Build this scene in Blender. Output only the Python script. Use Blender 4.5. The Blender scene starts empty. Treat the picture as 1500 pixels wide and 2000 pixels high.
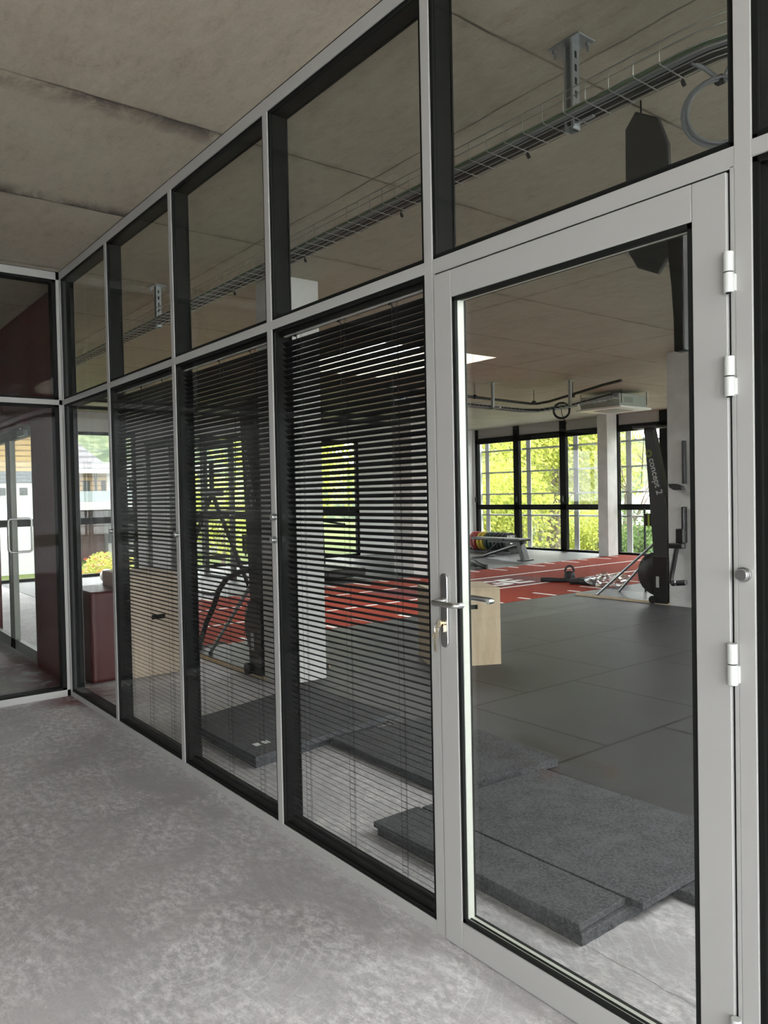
import bpy, bmesh, math, random
from mathutils import Vector, Matrix, noise
random.seed(7)
PI = math.pi
sc = bpy.context.scene
COL = sc.collection

# ------------------------------------------------------------------ camera
F_PX, YAW, PITCH, ROLL = 1508.9, math.radians(-51.987), math.radians(-1.265), math.radians(-1.167)
fw = Vector((math.sin(YAW)*math.cos(PITCH), math.cos(YAW)*math.cos(PITCH), math.sin(PITCH)))
r0 = fw.cross(Vector((0, 0, 1))).normalized(); u0 = r0.cross(fw)
rt = r0*math.cos(ROLL) + u0*math.sin(ROLL); up = -r0*math.sin(ROLL) + u0*math.cos(ROLL)
cd = bpy.data.cameras.new('camera'); cam = bpy.data.objects.new('camera', cd); COL.objects.link(cam)
m = Matrix((rt, up, -fw)).transposed().to_4x4(); m.translation = Vector((0, -1.6909, 1.4686))
cam.matrix_world = m
cd.sensor_fit = 'VERTICAL'; cd.sensor_height = 36; cd.lens = 36*F_PX/2000
cd.clip_start = .02; cd.clip_end = 600
sc.camera = cam

# ------------------------------------------------------------------ light and exposure
SKY = 1.0
sc.view_settings.view_transform = 'Standard'; sc.view_settings.look = 'None'
sc.view_settings.gamma = 1; sc.view_settings.use_curve_mapping = False
sc.view_settings.exposure = 3.55
sc.cycles.use_denoising = True
sc.cycles.max_bounces = 10; sc.cycles.diffuse_bounces = 6; sc.cycles.glossy_bounces = 5
sc.cycles.transparent_max_bounces = 32; sc.cycles.transmission_bounces = 4
sc.cycles.sample_clamp_indirect = 6
w = bpy.data.worlds.new('overcast_sky'); sc.world = w; w.use_nodes = True
nt = w.node_tree; nt.nodes.clear()
wo = nt.nodes.new('ShaderNodeOutputWorld'); bg = nt.nodes.new('ShaderNodeBackground')
tc = nt.nodes.new('ShaderNodeTexCoord'); sp = nt.nodes.new('ShaderNodeSeparateXYZ')
rp = nt.nodes.new('ShaderNodeValToRGB')
rp.color_ramp.elements[0].position = 0.0; rp.color_ramp.elements[0].color = (.78, .81, .84, 1)
rp.color_ramp.elements[1].position = 0.7; rp.color_ramp.elements[1].color = (1.25, 1.27, 1.3, 1)
nt.links.new(tc.outputs['Generated'], sp.inputs[0]); nt.links.new(sp.outputs['Z'], rp.inputs[0])
nt.links.new(rp.outputs[0], bg.inputs[0]); bg.inputs[1].default_value = SKY
nt.links.new(bg.outputs[0], wo.inputs[0])
def portal(name, loc, rot, sx, sy):
    l = bpy.data.lights.new(name, 'AREA'); l.shape = 'RECTANGLE'; l.size = sx; l.size_y = sy
    l.cycles.is_portal = True
    o = bpy.data.objects.new(name, l); COL.objects.link(o); o.location = loc; o.rotation_euler = rot
portal('daylight_portal_windows', (-6.5, 13.75, 1.5), (math.radians(-90), 0, 0), 18, 3.2)
portal('daylight_portal_end', (-15.55, 4.9, 1.45), (0, math.radians(-90), 0), 3.1, 9.6)
portal('daylight_portal_hall', (3.75, -3.3, 1.55), (0, math.radians(90), 0), 3.3, 6.8)
portal('daylight_portal_gym_side', (2.9, 6.8, 1.6), (0, math.radians(90), 0), 3.2, 13.2)
portal('daylight_portal_hall_rear', (2.8, -7.1, 1.6), (math.radians(90), 0, 0), 1.7, 3.2)
portal('daylight_portal_roof_2', (.2, 2.4, 3.75), (0, 0, 0), 2.5, 2.5)
portal('daylight_portal_roof', (-7.9, 4.6, 3.75), (0, 0, 0), 2.3, 2.1)

# ------------------------------------------------------------------ materials
def new_mat(name):
    mt = bpy.data.materials.new(name); mt.use_nodes = True
    return mt, mt.node_tree, mt.node_tree.nodes['Principled BSDF']
def pm(name, col, rough=.5, metal=0, spec=.5, emit=None):
    mt, t, b = new_mat(name)
    b.inputs['Base Color'].default_value = (*col, 1); b.inputs['Roughness'].default_value = rough
    b.inputs['Metallic'].default_value = metal; b.inputs['Specular IOR Level'].default_value = spec
    # faint procedural wear in the roughness
    n = t.nodes.new('ShaderNodeTexNoise'); n.inputs['Scale'].default_value = 14
    c = t.nodes.new('ShaderNodeTexCoord'); t.links.new(c.outputs['Object'], n.inputs['Vector'])
    mr = t.nodes.new('ShaderNodeMapRange'); mr.inputs['To Min'].default_value = max(.02, rough-.05); mr.inputs['To Max'].default_value = min(1, rough+.05)
    t.links.new(n.outputs[0], mr.inputs[0]); t.links.new(mr.outputs[0], b.inputs['Roughness'])
    return mt
class NT:
    """small node helper"""
    def __init__(s, t): s.t = t
    def n(s, typ, **kw):
        x = s.t.nodes.new('ShaderNode'+typ)
        for k, v in kw.items(): setattr(x, k, v)
        return x
    def l(s, a, b): s.t.links.new(a, b)
    def val(s, x, v):
        if isinstance(v, (int, float)): x.default_value = v
        else: s.l(v, x)
    def math(s, op, a, b=0, clamp=False):
        x = s.n('Math', operation=op, use_clamp=clamp); s.val(x.inputs[0], a); s.val(x.inputs[1], b); return x.outputs[0]
    def noise(s, vec, scale, detail=4, rough=.55, dist=0):
        x = s.n('TexNoise'); s.l(vec, x.inputs['Vector']); x.inputs['Scale'].default_value = scale
        x.inputs['Detail'].default_value = detail; x.inputs['Roughness'].default_value = rough; x.inputs['Distortion'].default_value = dist
        return x.outputs[0]
    def ramp(s, fac, stops):
        x = s.n('ValToRGB'); s.l(fac, x.inputs[0]); e = x.color_ramp.elements
        while len(e) < len(stops): e.new(.5)
        for k, (p, c) in enumerate(stops):
            e[k].position = p; e[k].color = (*c, 1) if len(c) == 3 else c
        return x.outputs[0]
    def mix(s, f, a, b, mode='MIX'):
        x = s.n('Mix', data_type='RGBA', blend_type=mode); s.val(x.inputs[0], f)
        for i, v in ((6, a), (7, b)):
            if isinstance(v, tuple): x.inputs[i].default_value = (*v, 1)
            else: s.l(v, x.inputs[i])
        return x.outputs[2]
    def mapr(s, v, a, b, c, d):
        x = s.n('MapRange'); s.l(v, x.inputs[0])
        for i, q in enumerate((a, b, c, d)): x.inputs[i+1].default_value = q
        return x.outputs[0]
    def scale(s, vec, sx, sy, sz, loc=(0, 0, 0)):
        x = s.n('Mapping'); s.l(vec, x.inputs[0]); x.inputs['Scale'].default_value = (sx, sy, sz); x.inputs['Location'].default_value = loc
        return x.outputs[0]
    def bump(s, h, b, strength=.3, dist=.01):
        x = s.n('Bump'); x.inputs['Strength'].default_value = strength; x.inputs['Distance'].default_value = dist
        s.l(h, x.inputs['Height']); s.l(x.outputs[0], b.inputs['Normal'])

def linemask(N, coord, off, period, half):
    """1 on lines coord = off + k*period"""
    a = N.math('SUBTRACT', coord, off); b_ = N.math('DIVIDE', a, period); f = N.math('FRACT', N.math('ADD', b_, 100.0))
    d = N.math('MULTIPLY', N.math('MINIMUM', f, N.math('SUBTRACT', 1.0, f)), period)
    return N.math('SUBTRACT', 1.0, N.math('DIVIDE', d, half), True), f

def concrete_ceiling():
    mt, t, b = new_mat('formed_concrete_ceiling'); N = NT(t)
    o = N.n('TexCoord').outputs['Object']; s = N.n('Separate' 'XYZ'); N.l(o, s.inputs[0]); X, Y = s.outputs[0], s.outputs[1]
    wob = N.math('MULTIPLY', N.math('SUBTRACT', N.noise(o, 3, 3), .5), .03)
    Xw = N.math('ADD', X, wob); Yw = N.math('ADD', Y, wob)
    big = N.noise(o, 1.1, 5, .6, .6); fine = N.noise(N.scale(o, 1, 2.2, 1), 9, 8, .7, .4); grain = N.noise(o, 90, 4, .7)
    c = N.ramp(big, [(.3, (.29, .24, .185)), (.5, (.36, .315, .245)), (.7, (.39, .35, .275))])
    c = N.mix(N.mapr(fine, .35, .7, 0, .55), c, (.50, .45, .37))
    c = N.mix(N.mapr(fine, .42, .25, 0, .5), c, (.22, .185, .145))
    c = N.mix(N.mapr(grain, .35, .7, 0, .3), c, (.55, .50, .42))
    # whitish spalls
    v = N.n('TexVoronoi'); N.l(o, v.inputs['Vector']); v.inputs['Scale'].default_value = 1.7
    spot = N.math('MULTIPLY', N.mapr(v.outputs['Distance'], .075, .03, 0, 1), N.mapr(N.noise(o, 30, 4), .45, .6, 0, 1))
    c = N.mix(N.math('MULTIPLY', spot, .5), c, (.5, .47, .42))
    lx, fx = linemask(N, Xw, -2.03, 1.31, .010); ly, fy = linemask(N, Yw, .89, 2.62, .010)
    ln = N.math('MAXIMUM', lx, ly)
    ln = N.math('MULTIPLY', ln, N.mapr(N.noise(o, 2.3, 3), .35, .6, .45, 1))
    c = N.mix(ln, c, (.06, .05, .04))
    hx, _ = linemask(N, Xw, -2.03, 1.31, .06); hy, _ = linemask(N, Yw, .89, 2.62, .06)
    halo = N.math('MULTIPLY', N.math('MAXIMUM', hx, hy), N.mapr(N.noise(o, 4.5, 6, .7), .45, .62, 0, .55))
    c = N.mix(halo, c, (.16, .135, .105))
    # violet-brown form-oil stains hugging two joints on the hall side
    def stain(x0, side, lo, hi):
        d = N.math('MULTIPLY', N.math('SUBTRACT', Xw, x0), side)
        band = N.math('MULTIPLY', N.math('GREATER_THAN', d, 0.0), N.mapr(d, .0, .16, 1, 0))
        yy = N.math('LESS_THAN', Y, .0)
        nn = N.mapr(N.noise(N.scale(o, 1.2, 2.2, 1), 1.7, 5, .7, .5), .42, .56, 0, 1)
        return N.math('MULTIPLY', N.math('MULTIPLY', band, yy), nn)
    st = N.math('MAXIMUM', stain(-3.34, -1, 0, 0), stain(-4.65, 1, 0, 0))
    c = N.mix(N.math('MULTIPLY', st, .92), c, (.055, .040, .040))
    N.l(c, b.inputs['Base Color']); b.inputs['Roughness'].default_value = .55
    b.inputs['Specular IOR Level'].default_value = .35
    N.bump(N.math('ADD', N.math('MULTIPLY', fine, .6), N.math('MULTIPLY', ln, -1.2)), b, .35, .006)
    return mt

def concrete_floor():
    mt, t, b = new_mat('trowelled_concrete_floor'); N = NT(t)
    o = N.n('TexCoord').outputs['Object']; s = N.n('SeparateXYZ'); N.l(o, s.inputs[0])
    big = N.noise(o, .9, 4, .6, 1.2); mid = N.noise(N.scale(o, .75, 1.25, 1), 24, 10, .8, .15)
    # trowel arcs: distorted rings
    wv = N.n('TexWave', wave_type='RINGS', rings_direction='Z'); N.l(N.scale(o, 1, 1, 1, (2.4, .7, 0)), wv.inputs[0])
    wv.inputs['Scale'].default_value = 7; wv.inputs['Distortion'].default_value = 5; wv.inputs['Detail'].default_value = 3; wv.inputs['Detail Scale'].default_value = .8
    arc = N.math('MULTIPLY', N.mapr(wv.outputs[1], .93, 1, 0, 1), N.mapr(N.noise(o, 2.2, 3), .45, .6, 0, 1))
    grain = N.noise(o, 120, 4, .7); speck = N.noise(o, 45, 2, .5)
    c = N.ramp(big, [(.32, (.318, .306, .312)), (.6, (.405, .390, .398))])
    patch = N.math('MULTIPLY', N.mapr(mid, .44, .60, 0, 1), N.mapr(N.noise(o, 2.1, 5, .65, .8), .38, .60, .08, 1))
    c = N.mix(N.math('MULTIPLY', patch, .9), c, (.80, .775, .785))
    c = N.mix(N.math('MULTIPLY', arc, .30), c, (.74, .735, .73))
    c = N.mix(N.mapr(grain, .3, .72, 0, .35), c, (.66, .655, .64))
    c = N.mix(N.mapr(speck, .70, .76, 0, .6), c, (.68, .67, .66))
    # red paint overspray along the foot of the red wall and round the corner post
    X, Y = s.outputs[0], s.outputs[1]
    dy = N.math('ABSOLUTE', N.math('SUBTRACT', Y, .05)); inx = N.math('MULTIPLY', N.mapr(X, -8.3, -7.5, 0, 1), N.mapr(X, -5.4, -5.85, 0, 1))
    paint = N.math('MULTIPLY', N.math('MULTIPLY', N.mapr(dy, .38, .10, 0, 1), inx), N.mapr(N.noise(o, 5, 5, .7, .5), .38, .50, 0, 1))
    c = N.mix(N.math('MULTIPLY', paint, .85), c, (.13, .018, .018))
    # ragged screed joint inside the doorway
    j = N.math('ABSOLUTE', N.math('SUBTRACT', N.math('ADD', Y, N.math('MULTIPLY', N.math('SUBTRACT', N.noise(o, 7, 5, .7), .5), .05)), .315))
    jm = N.math('MULTIPLY', N.mapr(j, .006, .0, 0, 1), N.mapr(X, -1.62, -1.5, 0, 1))
    c = N.mix(N.math('MULTIPLY', jm, .75), c, (.2, .2, .19))
    N.l(c, b.inputs['Base Color']); b.inputs['Roughness'].default_value = .62
    N.bump(N.math('ADD', mid, N.math('MULTIPLY', jm, -2.0)), b, .25, .004)
    return mt

def concrete_plain(name, col):
    mt, t, b = new_mat(name); N = NT(t); o = N.n('TexCoord').outputs['Object']
    c = N.mix(N.mapr(N.noise(o, 2.2, 6, .65, .5), .35, .7, 0, 1), tuple(q*.82 for q in col), tuple(min(1, q*1.12) for q in col))
    v = N.n('TexVoronoi'); N.l(o, v.inputs['Vector']); v.inputs['Scale'].default_value = 16
    c = N.mix(N.mapr(v.outputs['Distance'], .13, .06, 0, .55), c, tuple(q*.45 for q in col))
    N.l(c, b.inputs['Base Color']); b.inputs['Roughness'].default_value = .75
    return mt

def rubber_tiles():
    mt, t, b = new_mat('rubber_floor_tiles'); N = NT(t)
    o = N.n('TexCoord').outputs['Object']; s = N.n('SeparateXYZ'); N.l(o, s.inputs[0])
    cb = N.n('CombineXYZ'); N.l(N.math('ADD', s.outputs[1], -2.0+11.0), cb.inputs[0]); N.l(N.math('ADD', s.outputs[0], 2.69+22.0), cb.inputs[1])
    br = N.n('TexBrick', offset=.5, offset_frequency=2); N.l(cb.outputs[0], br.inputs['Vector'])
    br.inputs['Scale'].default_value = 1; br.inputs['Brick Width'].default_value = 1.1; br.inputs['Row Height'].default_value = 1.1
    br.inputs['Mortar Size'].default_value = .012; br.inputs['Mortar Smooth'].default_value = .2
    br.inputs['Color1'].default_value = (.046, .047, .049, 1); br.inputs['Color2'].default_value = (.053, .054, .056, 1); br.inputs['Mortar'].default_value = (.006, .006, .006, 1)
    g = N.noise(o, 160, 3, .7); f2 = N.noise(o, 2.5, 5, .6)
    c = N.mix(N.mapr(f2, .4, .75, 0, .45), br.outputs[0], (.085, .087, .09), 'MIX')
    c = N.mix(N.math('MULTIPLY', br.outputs['Fac'], 1.0), c, (.006, .006, .006))
    c = N.mix(N.mapr(g, .45, .75, 0, .3), c, (.10, .10, .105))
    N.l(c, b.inputs['Base Color']); b.inputs['Roughness'].default_value = .5; b.inputs['Specular IOR Level'].default_value = .32
    N.bump(g, b, .12, .002)
    return mt

def crumb_rubber():
    mt, t, b = new_mat('dusty_crumb_rubber'); N = NT(t)
    o = N.n('TexCoord').outputs['Object']
    g = N.noise(o, 90, 4, .75); d = N.noise(o, 8, 9, .75, .2)
    c = N.mix(N.mapr(g, .40, .62, 0, .8), (.022, .023, .026), (.125, .130, .142))
    c = N.mix(N.mapr(d, .42, .68, 0, .5), c, (.13, .136, .146))
    N.l(c, b.inputs['Base Color']); b.inputs['Roughness'].default_value = .8
    N.bump(g, b, .5, .003)
    return mt

def turf():
    mt, t, b = new_mat('red_sprint_turf'); N = NT(t)
    o = N.n('TexCoord').outputs['Object']; g = N.noise(o, 120, 3, .7)
    N.l(N.mix(N.mapr(g, .35, .7, 0, 1), (.23, .032, .017), (.31, .048, .026)), b.inputs['Base Color']); b.inputs['Roughness'].default_value = .9
    b.inputs['Specular IOR Level'].default_value = .15
    N.bump(g, b, .4, .003)
    return mt

def plywood(name, a, c2):
    mt, t, b = new_mat(name); N = NT(t); o = N.n('TexCoord').outputs['Object']
    g = N.noise(N.scale(o, 1, 1, .12), 16, 5, .6, .6); f = N.noise(N.scale(o, 6, 6, .6), 22, 3, .6)
    c = N.mix(N.mapr(g, .35, .65, 0, 1), a, c2); c = N.mix(N.mapr(f, .5, .7, 0, .35), c, tuple(q*.7 for q in a))
    N.l(c, b.inputs['Base Color']); b.inputs['Roughness'].default_value = .55
    return mt

def glass_mat(name, tint=(.95, .96, .95), f0=.035, f1=.7):
    mt = bpy.data.materials.new(name); mt.use_nodes = True; t = mt.node_tree; t.nodes.clear(); N = NT(t)
    lw = N.n('LayerWeight'); lw.inputs[0].default_value = .5
    p5 = N.math('POWER', lw.outputs['Facing'], 5.0)
    fac = N.math('ADD', N.math('MULTIPLY', p5, f1), f0, True)
    tr = N.n('BsdfTransparent'); tr.inputs[0].default_value = (*tint, 1)
    gl = N.n('BsdfGlossy'); gl.inputs['Roughness'].default_value = .0; gl.inputs[0].default_value = (1, 1, 1, 1)
    mx = N.n('MixShader'); N.l(fac, mx.inputs[0]); N.l(tr.outputs[0], mx.inputs[1]); N.l(gl.outputs[0], mx.inputs[2])
    ou = N.n('OutputMaterial'); N.l(mx.outputs[0], ou.inputs[0])
    return mt

def foliage(name, a, b2, c2, k1=1.3, k2=11):
    mt, t, b = new_mat(name); N = NT(t); o = N.n('TexCoord').outputs['Object']
    oi = N.n('ObjectInfo').outputs['Random']
    c = N.mix(N.mapr(N.noise(o, k1, 3), .35, .65, 0, 1), a, b2)
    c = N.mix(N.mapr(N.noise(o, k2, 2), .45, .65, 0, .8), c, c2)
    N.l(c, b.inputs['Base Color']); b.inputs['Roughness'].default_value = .8; b.inputs['Specular IOR Level'].default_value = .2
    tl = N.n('BsdfTranslucent'); N.l(c, tl.inputs[0]); mx = N.n('MixShader'); mx.inputs[0].default_value = .35
    N.l(b.outputs[0], mx.inputs[1]); N.l(tl.outputs[0], mx.inputs[2]); N.l(mx.outputs[0], t.nodes['Material Output'].inputs[0])
    return mt

def stripes(name, a, c2, period, half, axis=2):
    mt, t, b = new_mat(name); N = NT(t); o = N.n('TexCoord').outputs['Object']; s = N.n('SeparateXYZ'); N.l(o, s.inputs[0])
    l, f = linemask(N, s.outputs[axis], 0.0, period, half)
    c = N.mix(N.math('MULTIPLY', N.math('GREATER_THAN', l, .02), 1.0), a, c2)
    c = N.mix(N.mapr(N.noise(o, 3, 4), .4, .7, 0, .3), c, tuple(q*.75 for q in a))
    N.l(c, b.inputs['Base Color']); b.inputs['Roughness'].default_value = .7
    return mt

M = dict(
 silver=pm('silver_grey_powder_coat', (.35, .345, .332), .38, 0, .45),
 black=pm('black_anodised_profile', (.007, .0075, .007), .6, 0, .12),
 gasket=pm('black_rubber_gasket', (.008, .009, .008), .6, 0, .2),
 slat=pm('charcoal_blind_slat', (.007, .007, .007), .45, 0, .4),
 cord=pm('black_cord', (.02, .02, .02), .8),
 clear=pm('clear_acrylic_rod', (.55, .55, .55), .12, .6),
 steel=pm('brushed_stainless_steel', (.62, .62, .62), .3, 1),
 brass=pm('nickel_brass_key', (.62, .54, .40), .25, 1),
 white=pm('white_hinge_enamel', (.52, .53, .51), .3),
 spacer=pm('perforated_aluminium_spacer', (.62, .64, .58), .45, .35),
 galv=pm('galvanised_steel', (.42, .45, .46), .35, .85),
 wire=pm('zinc_wire', (.5, .5, .47), .3, .9),
 cable=pm('black_cable', (.012, .012, .012), .5),
 greycable=pm('grey_cable_sheath', (.20, .215, .23), .5),
 greencable=pm('green_yellow_earth_cable', (.06, .11, .05), .5),
 red=pm('dark_red_wall_paint', (.085, .008, .010), .3, 0, .5),
 redrefl=pm('dark_red_reflection', (.09, .012, .014), .4),
 wallgrey=pm('grey_hall_wall', (.14, .14, .135), .8), carrier=pm('pale_grey_louvre_carrier', (.5, .52, .51), .5),
 plaster=pm('white_plaster', (.66, .66, .65), .8),
 board=pm('pale_grey_lintel_board', (.40, .38, .37), .7),
 blk=pm('black_powder_coated_steel', (.010, .010, .010), .35),
 chr=pm('charcoal_machine_panel', (.028, .029, .029), .45),
 vinyl=pm('black_vinyl_pad', (.014, .014, .014), .4),
 rub=pm('black_rubber', (.015, .015, .016), .6),
 white2=pm('white_marking', (.85, .85, .83), .7),
 maroon=pm('maroon_marking', (.14, .016, .016), .85),
 txt=pm('pale_grey_lettering', (.40, .40, .38), .6),
 lime=pm('lime_green_plastic', (.25, .33, .04), .5),
 acbody=pm('galvanised_casing_sheet', (.33, .35, .32), .5, .2),
 acpanel=pm('white_plastic_grille', (.75, .74, .71), .35),
 yplate=pm('yellow_plate_rubber', (.42, .30, .03), .5), rplate=pm('red_plate_rubber', (.28, .02, .02), .5), gplate=pm('dark_green_plate_rubber', (.012, .035, .022), .5),
 timber=pm('rough_timber', (.36, .2, .09), .7), tend=pm('orange_painted_timber_end', (.5, .16, .04), .7),
 bark=pm('grey_bark', (.12, .10, .08), .9), tile=stripes('grey_roof_tiles', (.075, .072, .075), (.025, .025, .027), .30, .06),
 clad=stripes('yellow_timber_cladding', (.22, .15, .06), (.09, .055, .022), .22, .03),
 render=pm('white_render', (.30, .30, .295), .8), balc=pm('frosted_balcony_glass', (.17, .20, .21), .3),
 darkwin=pm('dark_window_glass', (.012, .015, .018), .1), brick=stripes('brown_brick', (.07, .035, .03), (.04, .025, .02), .12, .02),
 slate=stripes('grey_slate_louvre', (.06, .068, .08), (.03, .034, .04), .15, .03),
 dome=pm('white_membrane_dome', (.36, .36, .37), .5), teal=pm('teal_awning', (.10, .32, .30), .7),
 grass=foliage('lawn_grass', (.09, .12, .03), (.12, .15, .035), (.06, .085, .02)),
 leafy=foliage('yellow_green_leaves', (.34, .375, .07), (.46, .46, .10), (.17, .22, .045)),
 leafp=foliage('pale_green_leaves', (.37, .40, .14), (.52, .51, .24), (.23, .275, .09)),
 leafd=foliage('mid_green_leaves', (.08, .13, .045), (.12, .18, .05), (.05, .09, .03)),
 flower=pm('coral_red_blossom', (.6, .12, .08), .8),
 hill=foliage('wooded_hill', (.075, .10, .05), (.035, .055, .03), (.14, .155, .085), .16, .9),
 ceil=concrete_ceiling(), floor=concrete_floor(), col=concrete_plain('fair_faced_concrete', (.60, .595, .575)),
 tiles=rubber_tiles(), crumb=crumb_rubber(), turf=turf(),
 ply=plywood('birch_plywood', (.50, .39, .26), (.60, .48, .33)), ply2=plywood('pale_plywood', (.58, .47, .36), (.64, .53, .42)),
 glass=glass_mat('partition_glass', (.955, .958, .953), .012, .20), wglass=glass_mat('window_glass', (.99, .995, .99), .02, .4),
 blade=pm('clear_louvre_blade_edge', (.42, .44, .435), .2, .2),
 bag=glass_mat('crumpled_clear_plastic', (.86, .87, .88), .18, .6),
 dullblack=pm('matt_black', (.006, .006, .006), .95),
)

# ------------------------------------------------------------------ mesh helpers
class MB:
    def __init__(s): s.v = []; s.f = []
    def add(s, vs, fs):
        o = len(s.v); s.v += [tuple(v) for v in vs]; s.f += [tuple(o+i for i in f) for f in fs]; return s
    def box(s, x0, x1, y0, y1, z0, z1, mat=None):
        vs = [Vector(p) for p in ((x0,y0,z0),(x1,y0,z0),(x1,y1,z0),(x0,y1,z0),(x0,y0,z1),(x1,y0,z1),(x1,y1,z1),(x0,y1,z1))]
        if mat is not None: vs = [mat @ v for v in vs]
        return s.add(vs, [(3,2,1,0),(4,5,6,7),(0,1,5,4),(1,2,6,5),(2,3,7,6),(3,0,4,7)])
    def prism(s, pts, a, b, axis='y'):
        """polygon (two coords) extruded along axis from a to b"""
        mk = {'y': lambda p, q: (p[0], q, p[1]), 'x': lambda p, q: (q, p[0], p[1]), 'z': lambda p, q: (p[0], p[1], q)}[axis]
        n = len(pts)
        return s.add([mk(p, a) for p in pts]+[mk(p, b) for p in pts],
                     [tuple(range(n)), tuple(range(2*n-1, n-1, -1))]+[(i, i+n, (i+1) % n+n, (i+1) % n) for i in range(n)])
    def tube(s, pts, r, seg=10, closed=False, caps=True):
        pts = [Vector(p) for p in pts]; n = len(pts); rs = r if isinstance(r, (list, tuple)) else [r]*n
        rings = []; prev = None
        for i, p in enumerate(pts):
            a = pts[(i-1) % n] if (closed or i > 0) else p; c = pts[(i+1) % n] if (closed or i < n-1) else p
            t = (c-a).normalized()
            if prev is None:
                ref = Vector((0, 0, 1)) if abs(t.z) < .9 else Vector((1, 0, 0)); nn = t.cross(ref).normalized()
            else:
                nn = (prev - t*prev.dot(t)).normalized()
            prev = nn; bb = t.cross(nn)
            rings.append([p + rs[i]*(math.cos(2*PI*k/seg)*nn + math.sin(2*PI*k/seg)*bb) for k in range(seg)])
        vs = [v for rg in rings for v in rg]; fs = []
        for i in range(n if closed else n-1):
            j = (i+1) % n
            for k in range(seg):
                fs.append((i*seg+k, i*seg+(k+1) % seg, j*seg+(k+1) % seg, j*seg+k))
        if not closed and caps:
            fs.append(tuple(range(seg-1, -1, -1))); fs.append(tuple((n-1)*seg+k for k in range(seg)))
        return s.add(vs, fs)
    def cyl(s, p0, p1, r, seg=20, r1=None):
        return s.tube([p0, p1], [r, r if r1 is None else r1], seg)
    def lathe(s, prof, c, axis='z', seg=32):
        """profile [(radius, height)] about axis through c"""
        vs = []; n = len(prof)
        for k in range(seg):
            a = 2*PI*k/seg
            for r, h in prof:
                p = {'z': (r*math.cos(a), r*math.sin(a), h), 'x': (h, r*math.cos(a), r*math.sin(a)), 'y': (r*math.cos(a), h, r*math.sin(a))}[axis]
                vs.append((c[0]+p[0], c[1]+p[1], c[2]+p[2]))
        fs = [(k*n+i, k*n+i+1, ((k+1) % seg)*n+i+1, ((k+1) % seg)*n+i) for k in range(seg) for i in range(n-1)]
        return s.add(vs, fs)
    def build(s, name, mat, parent=None, bevel=0, smooth=True, origin=None, seg=2):
        me = bpy.data.meshes.new(name)
        og = Vector(origin) if origin is not None else Vector((0, 0, 0))
        me.from_pydata([tuple(Vector(v)-og) for v in s.v], [], s.f); me.materials.append(M[mat] if isinstance(mat, str) else mat)
        bm = bmesh.new(); bm.from_mesh(me); bmesh.ops.recalc_face_normals(bm, faces=bm.faces[:]); bm.to_mesh(me); bm.free()
        if smooth:
            for p in me.polygons: p.use_smooth = True
            me.set_sharp_from_angle(angle=math.radians(32))
        o = bpy.data.objects.new(name, me); COL.objects.link(o)
        if parent is not None: o.parent = parent
        if origin is not None: o.location = og - (Vector(parent.location) if parent is not None else Vector((0, 0, 0)))
        elif parent is not None: o.location = -Vector(parent.location)
        if bevel:
            md = o.modifiers.new('edge_rounding', 'BEVEL'); md.width = bevel; md.segments = seg; md.limit_method = 'ANGLE'
        return o
def empty(name, loc): 
    o = bpy.data.objects.new(name, None); COL.objects.link(o); o.location = loc; o.empty_display_size = .1; return o
def tag(o, label, cat, group=None, kind=None):
    o['label'] = label; o['category'] = cat
    if group: o['group'] = group
    if kind: o['kind'] = kind
    return o
def struct(o, label=None):
    o['kind'] = 'structure'
    if label: o['label'] = label
    return o
def children(o): return [c for c in bpy.data.objects if c.parent == o]
def copy_tree(o, parent=None):
    c = o.copy(); COL.objects.link(c)
    if parent is not None: c.parent = parent
    for ch in children(o): copy_tree(ch, c)
    return c
def text(body, name, mat, size, mtx, parent=None, extrude=.0015, offset=0, sx=1.0, align='LEFT'):
    cu = bpy.data.curves.new(name, 'FONT'); cu.body = body; cu.size = size; cu.extrude = extrude; cu.offset = offset; cu.align_x = align
    tmp = bpy.data.objects.new(name, cu); COL.objects.link(tmp); bpy.context.view_layer.update()
    me = bpy.data.meshes.new_from_object(tmp.evaluated_get(bpy.context.evaluated_depsgraph_get())); bpy.data.objects.remove(tmp); bpy.data.curves.remove(cu)
    me.name = name; me.materials.clear(); me.materials.append(M[mat]); o = bpy.data.objects.new(name, me); COL.objects.link(o)
    if parent is not None:
        o.parent = parent; mtx = Matrix.Translation(-Vector(parent.location)) @ mtx
    o.matrix_local = mtx @ Matrix.Diagonal((sx, 1, 1, 1))
    return o
def arc(cx, cy, r, a0, a1, n): return [(cx+r*math.cos(a0+(a1-a0)*i/n), cy+r*math.sin(a0+(a1-a0)*i/n)) for i in range(n+1)]

H = 3.18
# ================================================================== SETTING
# floor slab, gym rubber tiles, track
b_ = MB().box(-15.4, 3.6, -7, 13.6, -.25, 0); struct(b_.build('floor', 'floor', smooth=False), 'bare trowelled grey concrete floor slab')
rt_ = MB(); rt_.box(-15.2, 2.5, 1.36, 13.3, .0005, .006)
o = struct(rt_.build('floor_rubber_tiles', 'tiles', smooth=False), 'dark grey rubber floor tiles with straight seams')
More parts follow.
